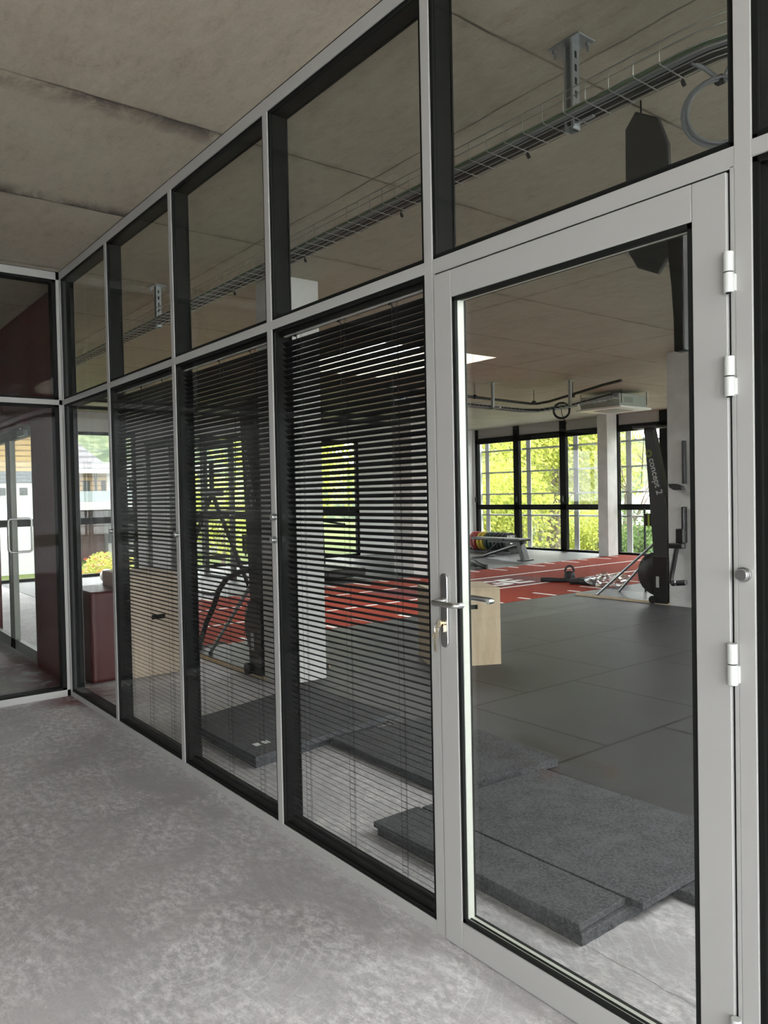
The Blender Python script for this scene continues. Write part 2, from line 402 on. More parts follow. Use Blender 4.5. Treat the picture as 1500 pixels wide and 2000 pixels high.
# ceiling with rooflight opening
SX0, SX1, SY0, SY1 = -8.92, -6.84, 3.63, 5.52
QX0, QX1, QY0, QY1 = -.9, 1.3, 1.3, 3.5  # second rooflight is unseen, added to brighten the gym floor
c_ = MB()
c_.box(-15.4, SX0, -7, 13.6, H, H+.3); c_.box(SX1, QX0, -7, 13.6, H, H+.3).box(QX1, 3.6, -7, 13.6, H, H+.3).box(QX0, QX1, -7, QY0, H, H+.3).box(QX0, QX1, QY1, 13.6, H, H+.3)
c_.box(SX0, SX1, -7, SY0, H, H+.3); c_.box(SX0, SX1, SY1, 13.6, H, H+.3)
struct(c_.build('ceiling', 'ceil', smooth=False), 'raw brown-grey board-marked concrete ceiling')
def rooflight(SX0, SX1, SY0, SY1, lb):
    rl = empty('window_rooflight', ((SX0+SX1)/2, (SY0+SY1)/2, H+.3)); struct(rl, lb)
    k = MB(); k.box(SX0-.08, SX0, SY0-.08, SY1+.08, H+.3, H+.5).box(SX1, SX1+.08, SY0-.08, SY1+.08, H+.3, H+.5).box(SX0, SX1, SY0-.08, SY0, H+.3, H+.5).box(SX0, SX1, SY1, SY1+.08, H+.3, H+.5)
    k.build('window_kerb', 'plaster', rl)
    MB().box(SX0-.06, SX1+.06, SY0-.06, SY1+.06, H+.5, H+.506).build('glass_pane', 'wglass', rl)
rooflight(SX0, SX1, SY0, SY1, 'rectangular rooflight over the track')
rooflight(QX0, QX1, QY0, QY1, 'unseen rooflight beside the door bay, added to brighten the gym floor')
# walls
wl = MB()   # end wall x=-15.2 with openings
ops = [(.15, 3.94), (4.68, 6.5), (6.86, 9.44)]; y = -7
for a, b2 in ops:
    wl.box(-15.4, -15.2, y, a, 0, H); wl.box(-15.4, -15.2, a, b2, 2.80, H); y = b2
wl.box(-15.4, -15.2, y, 13.6, 0, H)
struct(wl.build('wall_left', 'plaster', smooth=False), 'white plastered end wall of the gym')
e = struct(empty('window_33', (2.6, 6.8, 0)), 'unseen black-framed glazed side of the gym, added to let daylight in')  # opening out of view, added for more daylight in the gym
f = MB()
f.box(2.55, 2.7, .1, 3.4, 0, H)  # solid bay keeps bright daylight out of the glass reflections
for i in range(7): q = 3.44+i*1.645; f.box(2.55, 2.65, q-.04, q+.04, 0, H)
f.box(2.55, 2.65, .1, 13.4, 0, .06).box(2.55, 2.65, .1, 13.4, H-.06, H); f.build('window_frame', 'black', e)
MB().box(2.598, 2.602, 3.4, 13.4, .05, 3.12).build('glass_pane', 'wglass', e)
wb = MB().box(-15.4, 1.95, -7.0, -6.8, 0, H)
struct(wb.build('wall_hall', 'wallgrey', smooth=False), 'plain hall wall')
# red wall carrying on from the partition beyond the corner
rw = MB(); rw.box(-7.32, -6.15, .08, .10, 0, H).box(-9.35, -7.32, .08, .22, 2.17, H).box(-15.2, -9.35, .08, .22, 0, H)
struct(rw.build('wall_red', 'red', smooth=False), 'glossy dark red wall beyond the corner of the glass partition')

# concrete columns
for nm, (x0, x1, y0, y1) in (('column_1', (-5.50, -5.18, 1.35, 1.74)), ('column_2', (-5.45, -5.13, 7.10, 7.48)), ('column_3', (-10.69, -10.43, 12.76, 13.12)), ('column_4', (-10.98, -10.43, 7.10, 7.42)),
                             ('column_5', (.4, .72, 7.1, 7.48)), ('column_6', (-5.45, -5.13, 12.76, 13.12))):
    struct(MB().box(x0, x1, y0, y1, 0, H).build(nm, 'col', bevel=.008), 'square fair-faced concrete column')

# ---- rear window wall (y = 13.4)
def window_unit(n, x0, x1, blades=True):
    e = struct(empty('window_%d' % n, ((x0+x1)/2, 13.4, 0)), 'black-framed full-height window with glass louvres outside')
    f = MB(); f.box(x0, x0+.09, 13.33, 13.43, 0, H).box(x1-.09, x1, 13.33, 13.43, 0, H)
    f.box(x0, x1, 13.33, 13.43, -.0, .055).box(x0, x1, 13.33, 13.43, 2.79, 2.94).box(x0, x1, 13.33, 13.43, 1.02, 1.15)
    f.build('window_frame', 'black', e)
    MB().box(x0+.09, x1-.09, 13.37, 13.40, 2.94, H).build('lintel_board', 'board', e)
    MB().box(x0+.09, x1-.09, 13.378, 13.382, .05, 2.79).build('glass_pane', 'wglass', e)
    if blades:
        bl = MB()
        for z in (2.586, 2.005, 1.424, .867): bl.box(x0+.02, x1-.02, 13.55, 13.78, z-.020, z+.020)
        bl.build('louvre_blades', 'blade', e)
        p = MB().box(x0+.10, x0+.24, 13.62, 13.64, 0, 3.0)
        p.build('louvre_carrier', 'carrier', e)
    MB().box(x0+.02, x0+.05, 13.27, 13.33, 1.22, 1.36).build('window_handle', 'blk', e)
xs = [-15.12, -13.64, -12.13, -10.64, -9.41, -7.9, -6.4, -4.95, -3.45, -1.95, -.45, 1.05, 2.5]
for i in range(len(xs)-1): window_unit(i+1, xs[i], xs[i+1])
struct(MB().box(-15.4, -15.12, 13.3, 13.6, 0, H).box(2.5, 3.6, 13.3, 13.6, 0, H).build('wall_rear', 'plaster', smooth=False), 'white wall at the window corner')
# ---- end wall windows (x = -15.2)
def end_window(n, y0, y1, muls):
    e = struct(empty('window_%d' % n, (-15.3, (y0+y1)/2, 0)), 'black-framed window in the end wall')
    f = MB(); f.box(-15.3, -15.22, y0, y0+.07, 0, 2.8).box(-15.3, -15.22, y1-.07, y1, 0, 2.8)
    f.box(-15.3, -15.22, y0, y1, 0, .06).box(-15.3, -15.22, y0, y1, 2.74, 2.8).box(-15.3, -15.22, y0, y1, 1.02, 1.15)
    for q in muls: f.box(-15.3, -15.22, q-.05, q+.05, 0, 2.8)
    f.build('window_frame', 'black', e)
    MB().box(-15.262, -15.258, y0+.05, y1-.05, .05, 2.75).build('glass_pane', 'wglass', e)
end_window(21, .15, 3.94, (1.3, 2.7)); end_window(22, 4.68, 6.5, (5.40,)); end_window(23, 6.86, 9.44, (8.1,))
# ---- unseen hall facade added at the right for daylight, x = 3.6
e = struct(empty('window_31', (3.6, -3.5, 0)), 'unseen tall glazed facade of the hall, added to let daylight in')
f = MB()
for q in (-6.9, -5.2, -3.5, -1.8, -.05): f.box(3.55, 3.65, q-.04, q+.04, 0, H)
f.box(3.55, 3.65, -7, 0, 0, .08).box(3.55, 3.65, -7, 0, H-.08, H)
f.build('window_frame', 'silver', e); MB().box(3.598, 3.602, -7, 0, .05, 3.1).build('glass_pane', 'wglass', e)
e = struct(empty('window_32', (2.8, -6.9, 0)), 'unseen glazed opening behind the viewer, sized for its daylight')  # opening out of view, kept for its daylight on the hall floor
f = MB()
for q in (2.0, 3.55): f.box(q-.04, q+.04, -6.95, -6.85, 0, H)
f.box(2, 3.6, -6.95, -6.85, 0, .08).box(2, 3.6, -6.95, -6.85, H-.08, H)
f.build('window_frame', 'silver', e); MB().box(2, 3.6, -6.902, -6.898, .05, 3.1).build('glass_pane', 'wglass', e)

# ---- glass partition (y = 0 .. 0.1)
XM = [-5.023, -3.980, -2.944, -1.903, -.857, .19, 1.235, 2.28]
W2 = .0195; G = .011
fr = MB(); ZT0, ZT1, ZB, ZR = 2.190, 2.228, .040, 3.121
fr.box(-6.05, 3.55, 0, .006, ZR, H).box(-6.05, 3.55, .094, .1, ZR, H)
segs = [(-6.05, -1.903+W2), (-.857-W2, 3.55)]
for a, b2 in segs:
    fr.box(a, b2, 0, .006, 0, ZB).box(a, b2, .094, .1, 0, ZB)
    fr.box(a, b2, 0, .006, ZT0, ZT1).box(a, b2, .094, .1, ZT0, ZT1)
fr.box(-1.90, -.86, 0, .006, 2.180, ZT1).box(-1.90, -.86, .094, .1, 2.180, ZT1)
for x in [-6.038] + XM:
    hw = .012 if x < -6 else W2
    fr.box(x-hw, x+hw, -.0006, .0062, 0, H).box(x-hw, x+hw, .0938, .1006, 0, H)
# door jambs
fr.box(-1.8835, -1.8735, 0, .006, 0, 2.185).box(-.887, -.8765, 0, .006, 0, 2.185)
struct(fr.build('trim_1', 'silver', bevel=.0015), 'silver-grey aluminium face frame of the glass partition')
co = MB()
bays = [-6.038] + XM
for x in bays: 
    hw = .012 if x < -6 else W2
    co.box(x-hw-G, x+hw+G, .006, .094, 0, H)
co.box(-6.05, 3.55, .006, .094, ZR-G, H-.001)
for a, b2 in segs: co.box(a, b2, .006, .094, 0, ZB+G).box(a, b2, .006, .094, ZT0-G, ZT1+G)
co.box(-1.90, -.86, .006, .094, 2.182, ZT1+G)
struct(co.build('trim_2', 'black', smooth=False), 'black inner profiles between the two sheets of glass')
def bay_glass(n, a, b2, z0, z1, what):
    e = struct(empty('window_%d' % n, ((a+b2)/2, .05, z0)), what)
    MB().box(a, b2, .0115, .0125, z0, z1).build('glass_pane', 'glass', e, smooth=False)
    MB().box(a, b2, .0865, .0875, z0, z1).build('glass_pane', 'glass', e, smooth=False)
    g = MB()
    for y0, y1 in ((.0058, .0115), (.0876, .0942)):
        g.box(a, a+.004, y0, y1, z0, z1).box(b2-.004, b2, y0, y1, z0, z1).box(a, b2, y0, y1, z0, z0+.004).box(a, b2, y0, y1, z1-.004, z1)
    g.build('gasket', 'gasket', e, smooth=False)
n = 41
for i in range(len(bays)-1):
    a = bays[i]+(.012 if i == 0 else W2)+G; b2 = bays[i+1]-W2-G
    bay_glass(n, a, b2, ZT1+G, ZR-G, 'upper double glazed pane of the partition'); n += 1
    if abs(bays[i]+1.903) > .01:
        bay_glass(n, a, b2, ZB+G, ZT0-G, 'lower double glazed pane of the partition'); n += 1
# ---- left return of the partition (x = -6.05, y < 0)
YM = [-1.05, -2.10, -3.15, -4.20, -5.25, -6.30]
lf = MB(); 
def lx(y0, y1, z0, z1): lf.box(-6.056, -6.05, y0, y1, z0, z1); lf.box(-6.15, -6.144, y0, y1, z0, z1)
lx(-6.8, 0, ZR, H); lx(-6.8, 0, 0, ZB+.01); lx(-6.8, 0, ZT0, ZT1)
for y in [-.012]+YM: lx(y-(.012 if y > -.1 else W2), y+(.012 if y > -.1 else W2), 0, H)
struct(lf.build('trim_3', 'silver', bevel=.0015), 'silver-grey face frame of the partition side')
lc = MB().box(-6.144, -6.056, -6.8, 0, ZR-.02, H-.001).box(-6.144, -6.056, -6.8, 0, 0, ZB+.025).box(-6.144, -6.056, -6.8, 0, ZT0-.016, ZT1+.014)
for y in [-.018]+YM: lc.box(-6.144, -6.056, y-.035, y+.035 if y < -.1 else 0, 0, H)
lc.box(-6.144, -6.031, 0, .1, 0, H)
struct(lc.build('trim_4', 'black', smooth=False), 'black inner profiles of the partition side')
ys = [-.035]+YM
for i in range(len(ys)-1):
    for z0, z1 in ((ZB+.025, ZT0-.016), (ZT1+.014, ZR-.02)):
        e = struct(empty('window_%d' % n, (-6.1, (ys[i]+ys[i+1])/2, z0)), 'double glazed pane of the partition side'); n += 1
        MB().box(-6.0635, -6.0625, ys[i+1]+.02, ys[i], z0, z1).build('glass_pane', 'glass', e, smooth=False)
        MB().box(-6.1375, -6.1365, ys[i+1]+.02, ys[i], z0, z1).build('glass_pane', 'glass', e, smooth=False)
# dark strip drawn in place of the shadow gap under the ceiling
struct(MB().box(-6.05, 3.55, -.0008, .02, H-.004, H-.0005).box(-6.07, -6.0492, -6.8, 0, H-.004, H-.0005).build('trim_5', 'gasket', smooth=False), 'thin dark strip standing in for the shadow gap under the ceiling')

# ---- glazed door (door_1)
d = struct(empty('door_1', (-1.38, 0, 0)), 'silver-grey glazed door with lever handle')
DX0, DX1, DZ0, DZ1 = -1.8705, -.8925, .004, 2.174
GX0, GX1, GZ0, GZ1 = -1.792, -.976, .092, 2.088
Y0, Y1 = -.006, .055
st = MB()
st.box(DX0, GX0-.0006, Y0, Y1, DZ0, DZ1).box(GX1+.0006, DX1, Y0, Y1, DZ0, DZ1)
st.box(GX0+.0002, GX1-.0002, Y0+.0003, Y1, DZ0, GZ0).box(GX0+.0002, GX1-.0002, Y0+.0003, Y1, GZ1, DZ1)
st.build('door_leaf_frame', 'silver', d, bevel=.0018)
bd = MB(); q = .013
for y0, y1, e0 in ((Y0+.004, Y0+.014, 0), (.016, .026, -.004)):
    bd.box(GX0, GX0+q+e0, y0, y1, GZ0, GZ1).box(GX1-q-e0, GX1, y0, y1, GZ0, GZ1).box(GX0, GX1, y0, y1, GZ0, GZ0+q+e0).box(GX0, GX1, y0, y1, GZ1-q-e0, GZ1)
bd.box(GX0, GX0+.004, .0, .055, GZ0, GZ1).box(GX1-.004, GX1, 0, .055, GZ0, GZ1).box(GX0, GX1, 0, .055, GZ0, GZ0+.005).box(GX0, GX1, 0, .055, GZ1-.005, GZ1)
bd.build('glazing_bead', 'gasket', d)
MB().box(GX0+.004, GX1-.004, .0095, .0105, GZ0+.004, GZ1-.004).build('glass_pane', 'glass', d, smooth=False)
MB().box(GX0+.004, GX1-.004, .0385, .0395, GZ0+.004, GZ1-.004).build('glass_pane', 'glass', d, smooth=False)
s_ = MB(); s_.box(GX0+.0042, GX0+.0115, .012, .0385, GZ0+.008, GZ1-.008)
for zz in range(int((GZ1-GZ0-.03)/.008)):
    z = GZ0+.014+zz*.008; s_.box(GX0+.0114, GX0+.0120, .016, .034, z, z+.0048)
s_.box(GX0+.008, GX1-.008, .012, .0385, GZ0+.006, GZ0+.0085)
s_.box(GX0+.008, GX1-.008, .012, .0385, GZ1-.0085, GZ1-.006)
s_.build('spacer_bar', 'spacer', d, smooth=False)
# black strips in place of the shade in the gap round the leaf
MB().box(-1.8735, -1.871, .002, .05, .003, 2.178).box(-.892, -.8875, .004, .05, .003, 2.178).box(-1.873, -.888, .004, .05, 2.1745, 2.1795).build('gap_shade_strip', 'gasket', d, smooth=False)
for z0, z1 in ((1.903, 1.993), (1.673, 1.762), (1.025, 1.119), (.17, .262)):
    hz = (z0+z1)/2; x = -.8845; y = -.0135
    h = MB().cyl((x, y, z0), (x, y, hz-.0012), .0112, 24).cyl((x, y, hz+.0012), (x, y, z1), .0112, 24)
    h.box(x, x+.012, y+.004, Y0+.008, z0+.004, hz-.004).box(x-.010, x, y+.006, Y0+.004, hz+.004, z1-.002)
    ho = h.build('hinge', 'white', d, bevel=.0008); ho['label'] = 'white barrel hinge'
    MB().cyl((x, y, hz-.0013), (x, y, hz+.0013), .0095, 20).cyl((x, y, z0-.002), (x, y, z0+.001), .006, 16).build('hinge_ring', 'gasket', ho)
    ho2 = children(ho)[0]; ho2.location = (0, 0, 0)
# lever set
def stadium(cx, cz, w2, z0, z1, n=10):
    return [(cx+w2*math.cos(a), z1-w2+w2*math.sin(a)) for a in [PI*i/n for i in range(n+1)]]+[(cx+w2*math.cos(a), z0+w2+w2*math.sin(a)) for a in [PI+PI*i/n for i in range(n+1)]]
px = -1.842
for side in (-1, 1):
    yf = Y0 if side < 0 else Y1
    pl = MB().prism(stadium(px, 0, .0165, .972, 1.212), yf, yf+side*.009, 'y'); po = pl.build('backplate', 'steel', d, bevel=.002)
    po['label'] = 'oval-ended stainless backplate'
    ya = yf+side*.009; yb = yf+side*.055; z = 1.122
    path = [(px-.008, ya-side*.004, z), (px-.008, yb-side*.018, z)]
    for i in range(1, 7):
        a = PI/2*i/6; path.append((px-.008+.018*(1-math.cos(a)), yb-side*.018+side*.018*math.sin(a), z))
    path += [(px+.06, yb, z-.001), (px+.088, yb, z-.001)]
    for i in range(1, 6):
        a = PI/2*i/5; path.append((px+.088+.016*math.sin(a), yb-side*.016*(1-math.cos(a)), z-.001))
    path.append((px+.104, yb-side*.030, z-.001))
    MB().tube(path, .0088, 18).build('lever_handle', 'steel', d).__setitem__('label', 'tubular stainless lever')
    MB().lathe([(0, 0), (.011, 0), (.011, side*.004), (0, side*.004)], (px-.008, ya, z), 'y', 24).build('lever_rose', 'steel', d)
cy = MB(); cy.cyl((px, Y0-.0085, 1.052), (px, Y0-.016, 1.052), .0082, 20).box(px-.0045, px+.0045, Y0-.016, Y0-.008, 1.024, 1.050)
cy.build('lock_cylinder', 'brass', d)
# keys in the lock
kb = tag(empty('key_bunch', (px, Y0-.018, 1.05)), 'bunch of silver keys hanging from the lock of the glass door', 'keys')
K = MB(); K.lathe([(0, 0), (.0115, 0), (.0115, -.002), (0, -.002)], (0, 0, 0), 'x', 20)
K.v = [(px+v[0]-.0, Y0-.030+v[1], 1.052+v[2]) for v in K.v]; K.box(px-.0012, px+.0012, Y0-.022, Y0-.012, 1.048, 1.056); K.build('key', 'brass', kb)
rg = [(px-.006+.002*math.sin(a), Y0-.036+.011*math.cos(a), 1.036+.013*math.sin(a)) for a in [2*PI*i/24 for i in range(24)]]
MB().tube(rg, .0012, 8, closed=True).build('split_ring', 'steel', kb)
for dy, L, tilt in ((-.040, .040, .0), (-.046, .036, .06)):
    q2 = MB(); zt = 1.024; yy = Y0+dy
    pts = [(yy+.0115*math.cos(a), zt-.010+.0115*math.sin(a)) for a in [2*PI*i/18 for i in range(18)]]
    q2.prism(pts, px-.008+tilt*.05, px-.0058+tilt*.05, 'x')
    q2.prism([(yy-.0035, zt-.02), (yy-.0035, zt-.02-L), (yy-.001, zt-.024-L), (yy+.003, zt-.02-L+.004), (yy+.0018, zt-.02-L+.010), (yy+.0035, zt-.02-L+.015), (yy+.0015, zt-.02-L+.021), (yy+.0035, zt-.02)], px-.008+tilt*.05, px-.006+tilt*.05, 'x')
    q2.build('key', 'brass', kb)
q2 = MB(); q2.box(px-.010, px-.0045, Y0-.045, Y0-.028, 1.016, 1.040); q2.build('key_tag', 'brass', kb, bevel=.002)

# ---- standoff buttons on the mullions
def button(x, z, label):
    b = MB().lathe([(0, -.021), (.0125, -.021), (.0135, -.0195), (.0135, -.0115), (.0105, -.0112), (.0105, -.009), (.0165, -.0085), (.0165, -.0005), (0, -.0005)], (x, 0, z), 'y', 28)
    o = b.build('standoff_button', 'steel', origin=(x, 0, z)); tag(o, label, 'button', 'round steel buttons on the mullions')
button(-.860, 1.275, 'round steel button on the mullion at the hinge side of the door')
button(-2.930, 1.383, 'upper of two round steel buttons on the mullion between the blinds')
button(-2.935, 1.283, 'lower of two round steel buttons on the mullion between the blinds')
button(-3.975, 1.277, 'round steel button on the mullion left of the middle blind')
button(-5.018, 1.271, 'round steel button on the mullion nearest the partition corner')

# ---- venetian blinds inside the double glazing
def blind(a, b2, label):
    e = tag(empty('venetian_blind', ((a+b2)/2, .05, .062)), label, 'blind', 'charcoal venetian blinds in the partition')
    a += .006; b2 -= .006
    MB().box(a, b2, .030, .070, 2.158, 2.178).build('headrail', 'slat', e)
    s = MB(); pitch = .0235; z = .080; th = math.radians(36); hw = .0125
    while z < 2.135:
        pr = []
        for t_ in (-1, -.5, 0, .5, 1):
            y_ = t_*hw; cz = .0012*(1-t_*t_)
            pr.append((.05+y_*math.cos(th)+cz*math.sin(th), z-y_*math.sin(th)+cz*math.cos(th)))
        j = random.uniform(-.0006, .0006)
        vs = [(a, p[0], p[1]+j) for p in pr]+[(b2, p[0], p[1]-j) for p in pr]
        s.add(vs, [(i, i+1, i+6, i+5) for i in range(4)]); z += pitch
    s.build('slats', 'slat', e)
    MB().box(a, b2, .040, .060, .060, .070).build('bottom_rail', 'slat', e, bevel=.002)
    for t_ in (.13, .46, .79):
        x = a+(b2-a)*t_
        c = MB(); c.cyl((x, .037, .066), (x, .037, 2.16), .0006, 5).cyl((x+.001, .063, .066), (x+.001, .063, 2.16), .0006, 5).cyl((x+.012, .05, .066), (x+.012, .05, 2.16), .0007, 5)
        z = .080
        while z < 2.13: c.cyl((x, .037, z+.007), (x+.001, .063, z-.009), .0006, 4); z += pitch
        c.build('ladder_cord', 'cord', e)
        MB().box(x-.008, x+.008, .028, .034, 2.140, 2.158).cyl((x+.004, .030, 2.145), (x+.014, .030, 2.128), .0022, 6).build('cord_clip', 'slat', e)
    MB().cyl((a+.05, .026, 2.150), (b2-.02, .026, 2.150), .0042, 12).build('tilt_rod', 'clear', e).__setitem__('label', 'clear tilt rod')
blind(-2.944+W2+G, -1.903-W2-G, 'charcoal venetian blind behind the glass next to the door')
blind(-3.980+W2+G, -2.944-W2-G, 'charcoal venetian blind in the middle glazed bay of the partition')
blind(-5.023+W2+G, -3.980-W2-G, 'charcoal venetian blind in the glazed bay furthest from the door')

# ---- added black sheet so the bay right of the door looks dark
cf = MB(); NX = 40
for i in range(NX+1):
    x = -.80+i*.6/NX; yy = .22+.018*math.sin(i*1.9)+.01*math.sin(i*.7)
    cf.v += [(x, yy, .02), (x, yy, 3.16), (x, yy+.006, .02), (x, yy+.006, 3.16)]
for i in range(NX):
    k = i*4; cf.f += [(k, k+4, k+5, k+1), (k+2, k+3, k+7, k+6)]
tag(cf.build('black_glass_backing', 'dullblack'), 'added black sheet darkening the glass on the hinge side of the door', 'backing sheet')

# ---- double glass door in the red wall (door_2)
d2 = struct(empty('door_2', (-8.3, .08, 0)), 'grey double glass door in the red wall')
f = MB()
for x0, x1 in ((-9.33, -9.25), (-8.42, -8.33), (-8.32, -8.23), (-7.42, -7.33)): f.box(x0, x1, .10, .15, .02, 2.15)
f.box(-9.33, -7.33, .10, .15, 2.07, 2.16); f.box(-9.33, -7.33, .10, .15, .02, .12)
f.build('door_frame', 'acbody', d2)
MB().box(-9.3, -7.36, .124, .126, .1, 2.1).build('glass_pane', 'wglass', d2)
def loop(x):
    p = []; ya, yb, z0, z1, r = .02, .23, .99, 1.31, .03
    for cx_, cz_, a0 in ((yb-r, z1-r, 0), (ya+r, z1-r, PI/2), (ya+r, z0+r, PI), (yb-r, z0+r, 1.5*PI)):
        for i in range(6): a = a0+PI/2*i/5; p.append((x, cx_+r*math.cos(a), cz_+r*math.sin(a)))
    return p
MB().tube(loop(-8.02+.0), .011, 10, closed=True).build('pull_handle', 'steel', d2)
MB().box(-7.75, -7.50, .06, .10, 2.075, 2.125).box(-8.15, -7.62, .055, .07, 2.135, 2.15).build('door_closer', 'galv', d2)

# ================================================================== TRACK
tx0, tx1, ty0, ty1 = -10.42, -7.06, 1.30, 13.25
tk = tag(empty('sprint_track', ((tx0+tx1)/2, 7, 0)), 'brick-red sprint turf with white lane lines running to the windows', 'track')
MB().box(tx0, tx1, ty0, ty1, .006, .010).build('turf_strip', 'turf', tk, smooth=False)
ln = MB()
for x in (-9.35, -8.17): ln.box(x-.028, x+.028, ty0, ty1, .010, .0112)
y = 6.86-5*1.07; k = 0
while y < ty1-.2:
    L = .41 if k % 2 == 0 else .21
    ln.box(tx1-L, tx1, y-.03, y+.03, .010, .0112); ln.box(tx0, tx0+.04, y-.03, y+.03, .010, .0112); ln.box(tx0+.03, tx0+.03+L, y-.03, y+.03, .010, .0112)
    y += .535; k += 1
ln.build('lane_marking', 'white2', tk, smooth=False).__setitem__('label', 'white lane lines and tick marks')
MB().box(-9.30, -8.22, 5.2, 8.45, .0100, .0106).build('logo_field', 'maroon', tk, smooth=False).__setitem__('label', 'maroon field')
R90 = Matrix.Rotation(PI/2, 4, 'Z')
t1 = text('GE', 'lettering', 'white2', .80, Matrix.Translation((-8.42, 6.93, .0112)) @ R90, tk, .0006, .022, 1.06)
t1['label'] = 'large white letters GE'

# ================================================================== RUBBER MATS
def slab(pts, z0, z1, label, group=None):
    c = (sum(p[0] for p in pts)/len(pts), sum(p[1] for p in pts)/len(pts), z0)
    # finer outline with slightly rough cut edges
    out = []
    for i in range(len(pts)):
        a = Vector(pts[i]); b2 = Vector(pts[(i+1) % len(pts)]); nn = max(2, int((b2-a).length/.02)); pe = Vector((-(b2-a).y, (b2-a).x)).normalized()
        for k in range(nn):
            p = a+(b2-a)*k/nn; out.append(tuple(p+pe*random.uniform(-.0013, .0013)*(0 if k == 0 else 1)))
    o = MB().prism(out, z0, z1, 'z').build('rubber_mat', 'crumb', origin=c, smooth=False, bevel=.002, seg=1)
    return tag(o, label, 'rubber mat', group or 'loose crumb rubber mats by the door')
slab([(-2.64, .302), (-1.560, .302), (-1.553, .84), (-2.63, .85)], .0, .041, 'lower dark rubber mat with its corner on bare concrete inside the door')
slab([(-2.640, .280), (-1.572, .305), (-1.576, .560), (-2.637, .530)], .042, .066, 'narrow upper rubber strip along the front of the mat stack inside the door')
slab([(-2.62, .540), (-1.515, .572), (-1.515, 1.345), (-2.59, 1.32)], .042, .066, 'large dusty rubber mat on top of the stack inside the door')
slab([(-1.545, .80), (-.95, .82), (-.95, 1.35), (-1.545, 1.35)], .0, .038, 'dark rubber mat under the right end of the stack inside the door')
slab([(-2.58, .86), (-1.56, .86), (-1.56, 1.34), (-2.58, 1.34)], .0, .040, 'dark rubber mat under the rear of the large dusty mat')
slab([(-3.758, .822), (-2.72, .795), (-2.66, 1.53), (-3.70, 1.60)], .008, .050, 'dark rubber mat between the door stack and the slab with two stickers')
slab([(-3.70, .288), (-3.845, 1.398), (-4.86, 1.30), (-4.60, .30)], .037, .072, 'thick rubber slab with two white stickers behind the middle blind')
slab([(-3.72, .30), (-3.80, .84), (-4.60, .86), (-4.56, .31)], .0, .036, 'rubber mat under the slab with two white stickers')
sk = MB().box(-3.905, -3.855, .375, .415, .0721, .0726).box(-3.91, -3.86, .435, .475, .0721, .0726).build('sticker', 'white2', smooth=False, origin=(-3.88, .42, .0721))
tag(sk, 'pair of small white stickers on a rubber slab', 'sticker')

# timber lying on the hall floor
for (x, y, a, lb) in ((-2.95, -1.38, .12, 'short timber batten with orange end near the partition'), (-2.75, -1.62, .10, 'short timber batten with orange end further from the partition')):
    e = tag(empty('timber_batten', (x, y, 0)), lb, 'timber', 'timber battens on the hall floor'); e.rotation_euler.z = a
    q = MB().box(-.35, .35, -.03, .03, 0, .045).build('batten', 'timber', e, bevel=.002); q.location = (0, 0, 0)
    q = MB().box(.3502, .37, -.03, .03, 0, .045).build('painted_end', 'tend', e, bevel=.002); q.location = (0, 0, 0)

# ================================================================== CEILING SERVICES
# near cable tray
ct = tag(empty('cable_tray', (-4, .71, 2.88)), 'zinc wire cable tray hung under the concrete ceiling behind the partition', 'cable tray')
w1 = MB(); X0, X1 = -9.5, -1.37
def bend(yy, z, r):   # straight then quarter bend toward +y
    p = [(X0, yy, z), (X1, yy, z)]
    rr = r
    for i in range(1, 9):
        a = PI/2*i/8*.95; p.append((X1+rr*math.sin(a), yy+rr*(1-math.cos(a)), z))
    p.append((p[-1][0]+.02, p[-1][1]+.8, z)); return p
for z in (2.880, 2.918, 2.948): w1.tube(bend(.645, z, .34), .0022, 6)
w1.tube(bend(.680, 2.878, .30), .0022, 6); w1.tube(bend(.720, 2.878, .26), .0022, 6); w1.tube(bend(.760, 2.878, .22), .0022, 6); w1.tube(bend(.80, 2.878, .18), .0022, 6)
x = -1.46
while x > X0:
    w1.tube([(x, .645, 2.950), (x, .645, 2.884), (x, .650, 2.876), (x, .735, 2.875), (x, .80, 2.875)], .0022, 6); x -= .0995
w1.build('wire_basket', 'wire', ct)
tag(MB().tube(bend(.748, 2.898, .23), .021, 10).tube(bend(.782, 2.895, .21), .017, 10).build('power_cables', 'cable'), 'bundle of thick black cables lying in the wire tray', 'cable')
tag(MB().tube(bend(.690, 2.887, .29), .0055, 8).tube(bend(.703, 2.888, .28), .0055, 8).tube(bend(.716, 2.889, .27), .005, 8).build('data_cables', 'greycable'), 'thin grey cables beside the black bundle in the wire tray', 'cable')
tag(MB().tube(bend(.668, 2.886, .31), .005, 8).build('earth_cable', 'greencable'), 'single green earth cable in the wire tray', 'cable')
for x, lb in ((-1.47, 'black cable tie on the near tray just before it bends above the door'), (-2.17, 'black cable tie on the near tray, first one seen left of the slotted hanger'), (-3.0, 'black cable tie on the near tray in the second upper pane from the door'), (-3.9, 'black cable tie on the near tray in the third upper pane from the door'), (-4.8, 'black cable tie on the near tray in the upper pane by the far hanger')):
    tag(MB().tube([(x, .80+.0, 2.86), (x+.004, .80, 2.90), (x+.003, .745, 2.915), (x, .73, 2.868)], .004, 6).cyl((x, .80, 2.875), (x+.004, .808, 2.856), .007, 8).build('cable_tie', 'cable', origin=(x, .77, 2.88)), lb, 'cable tie', 'black cable ties on the tray')
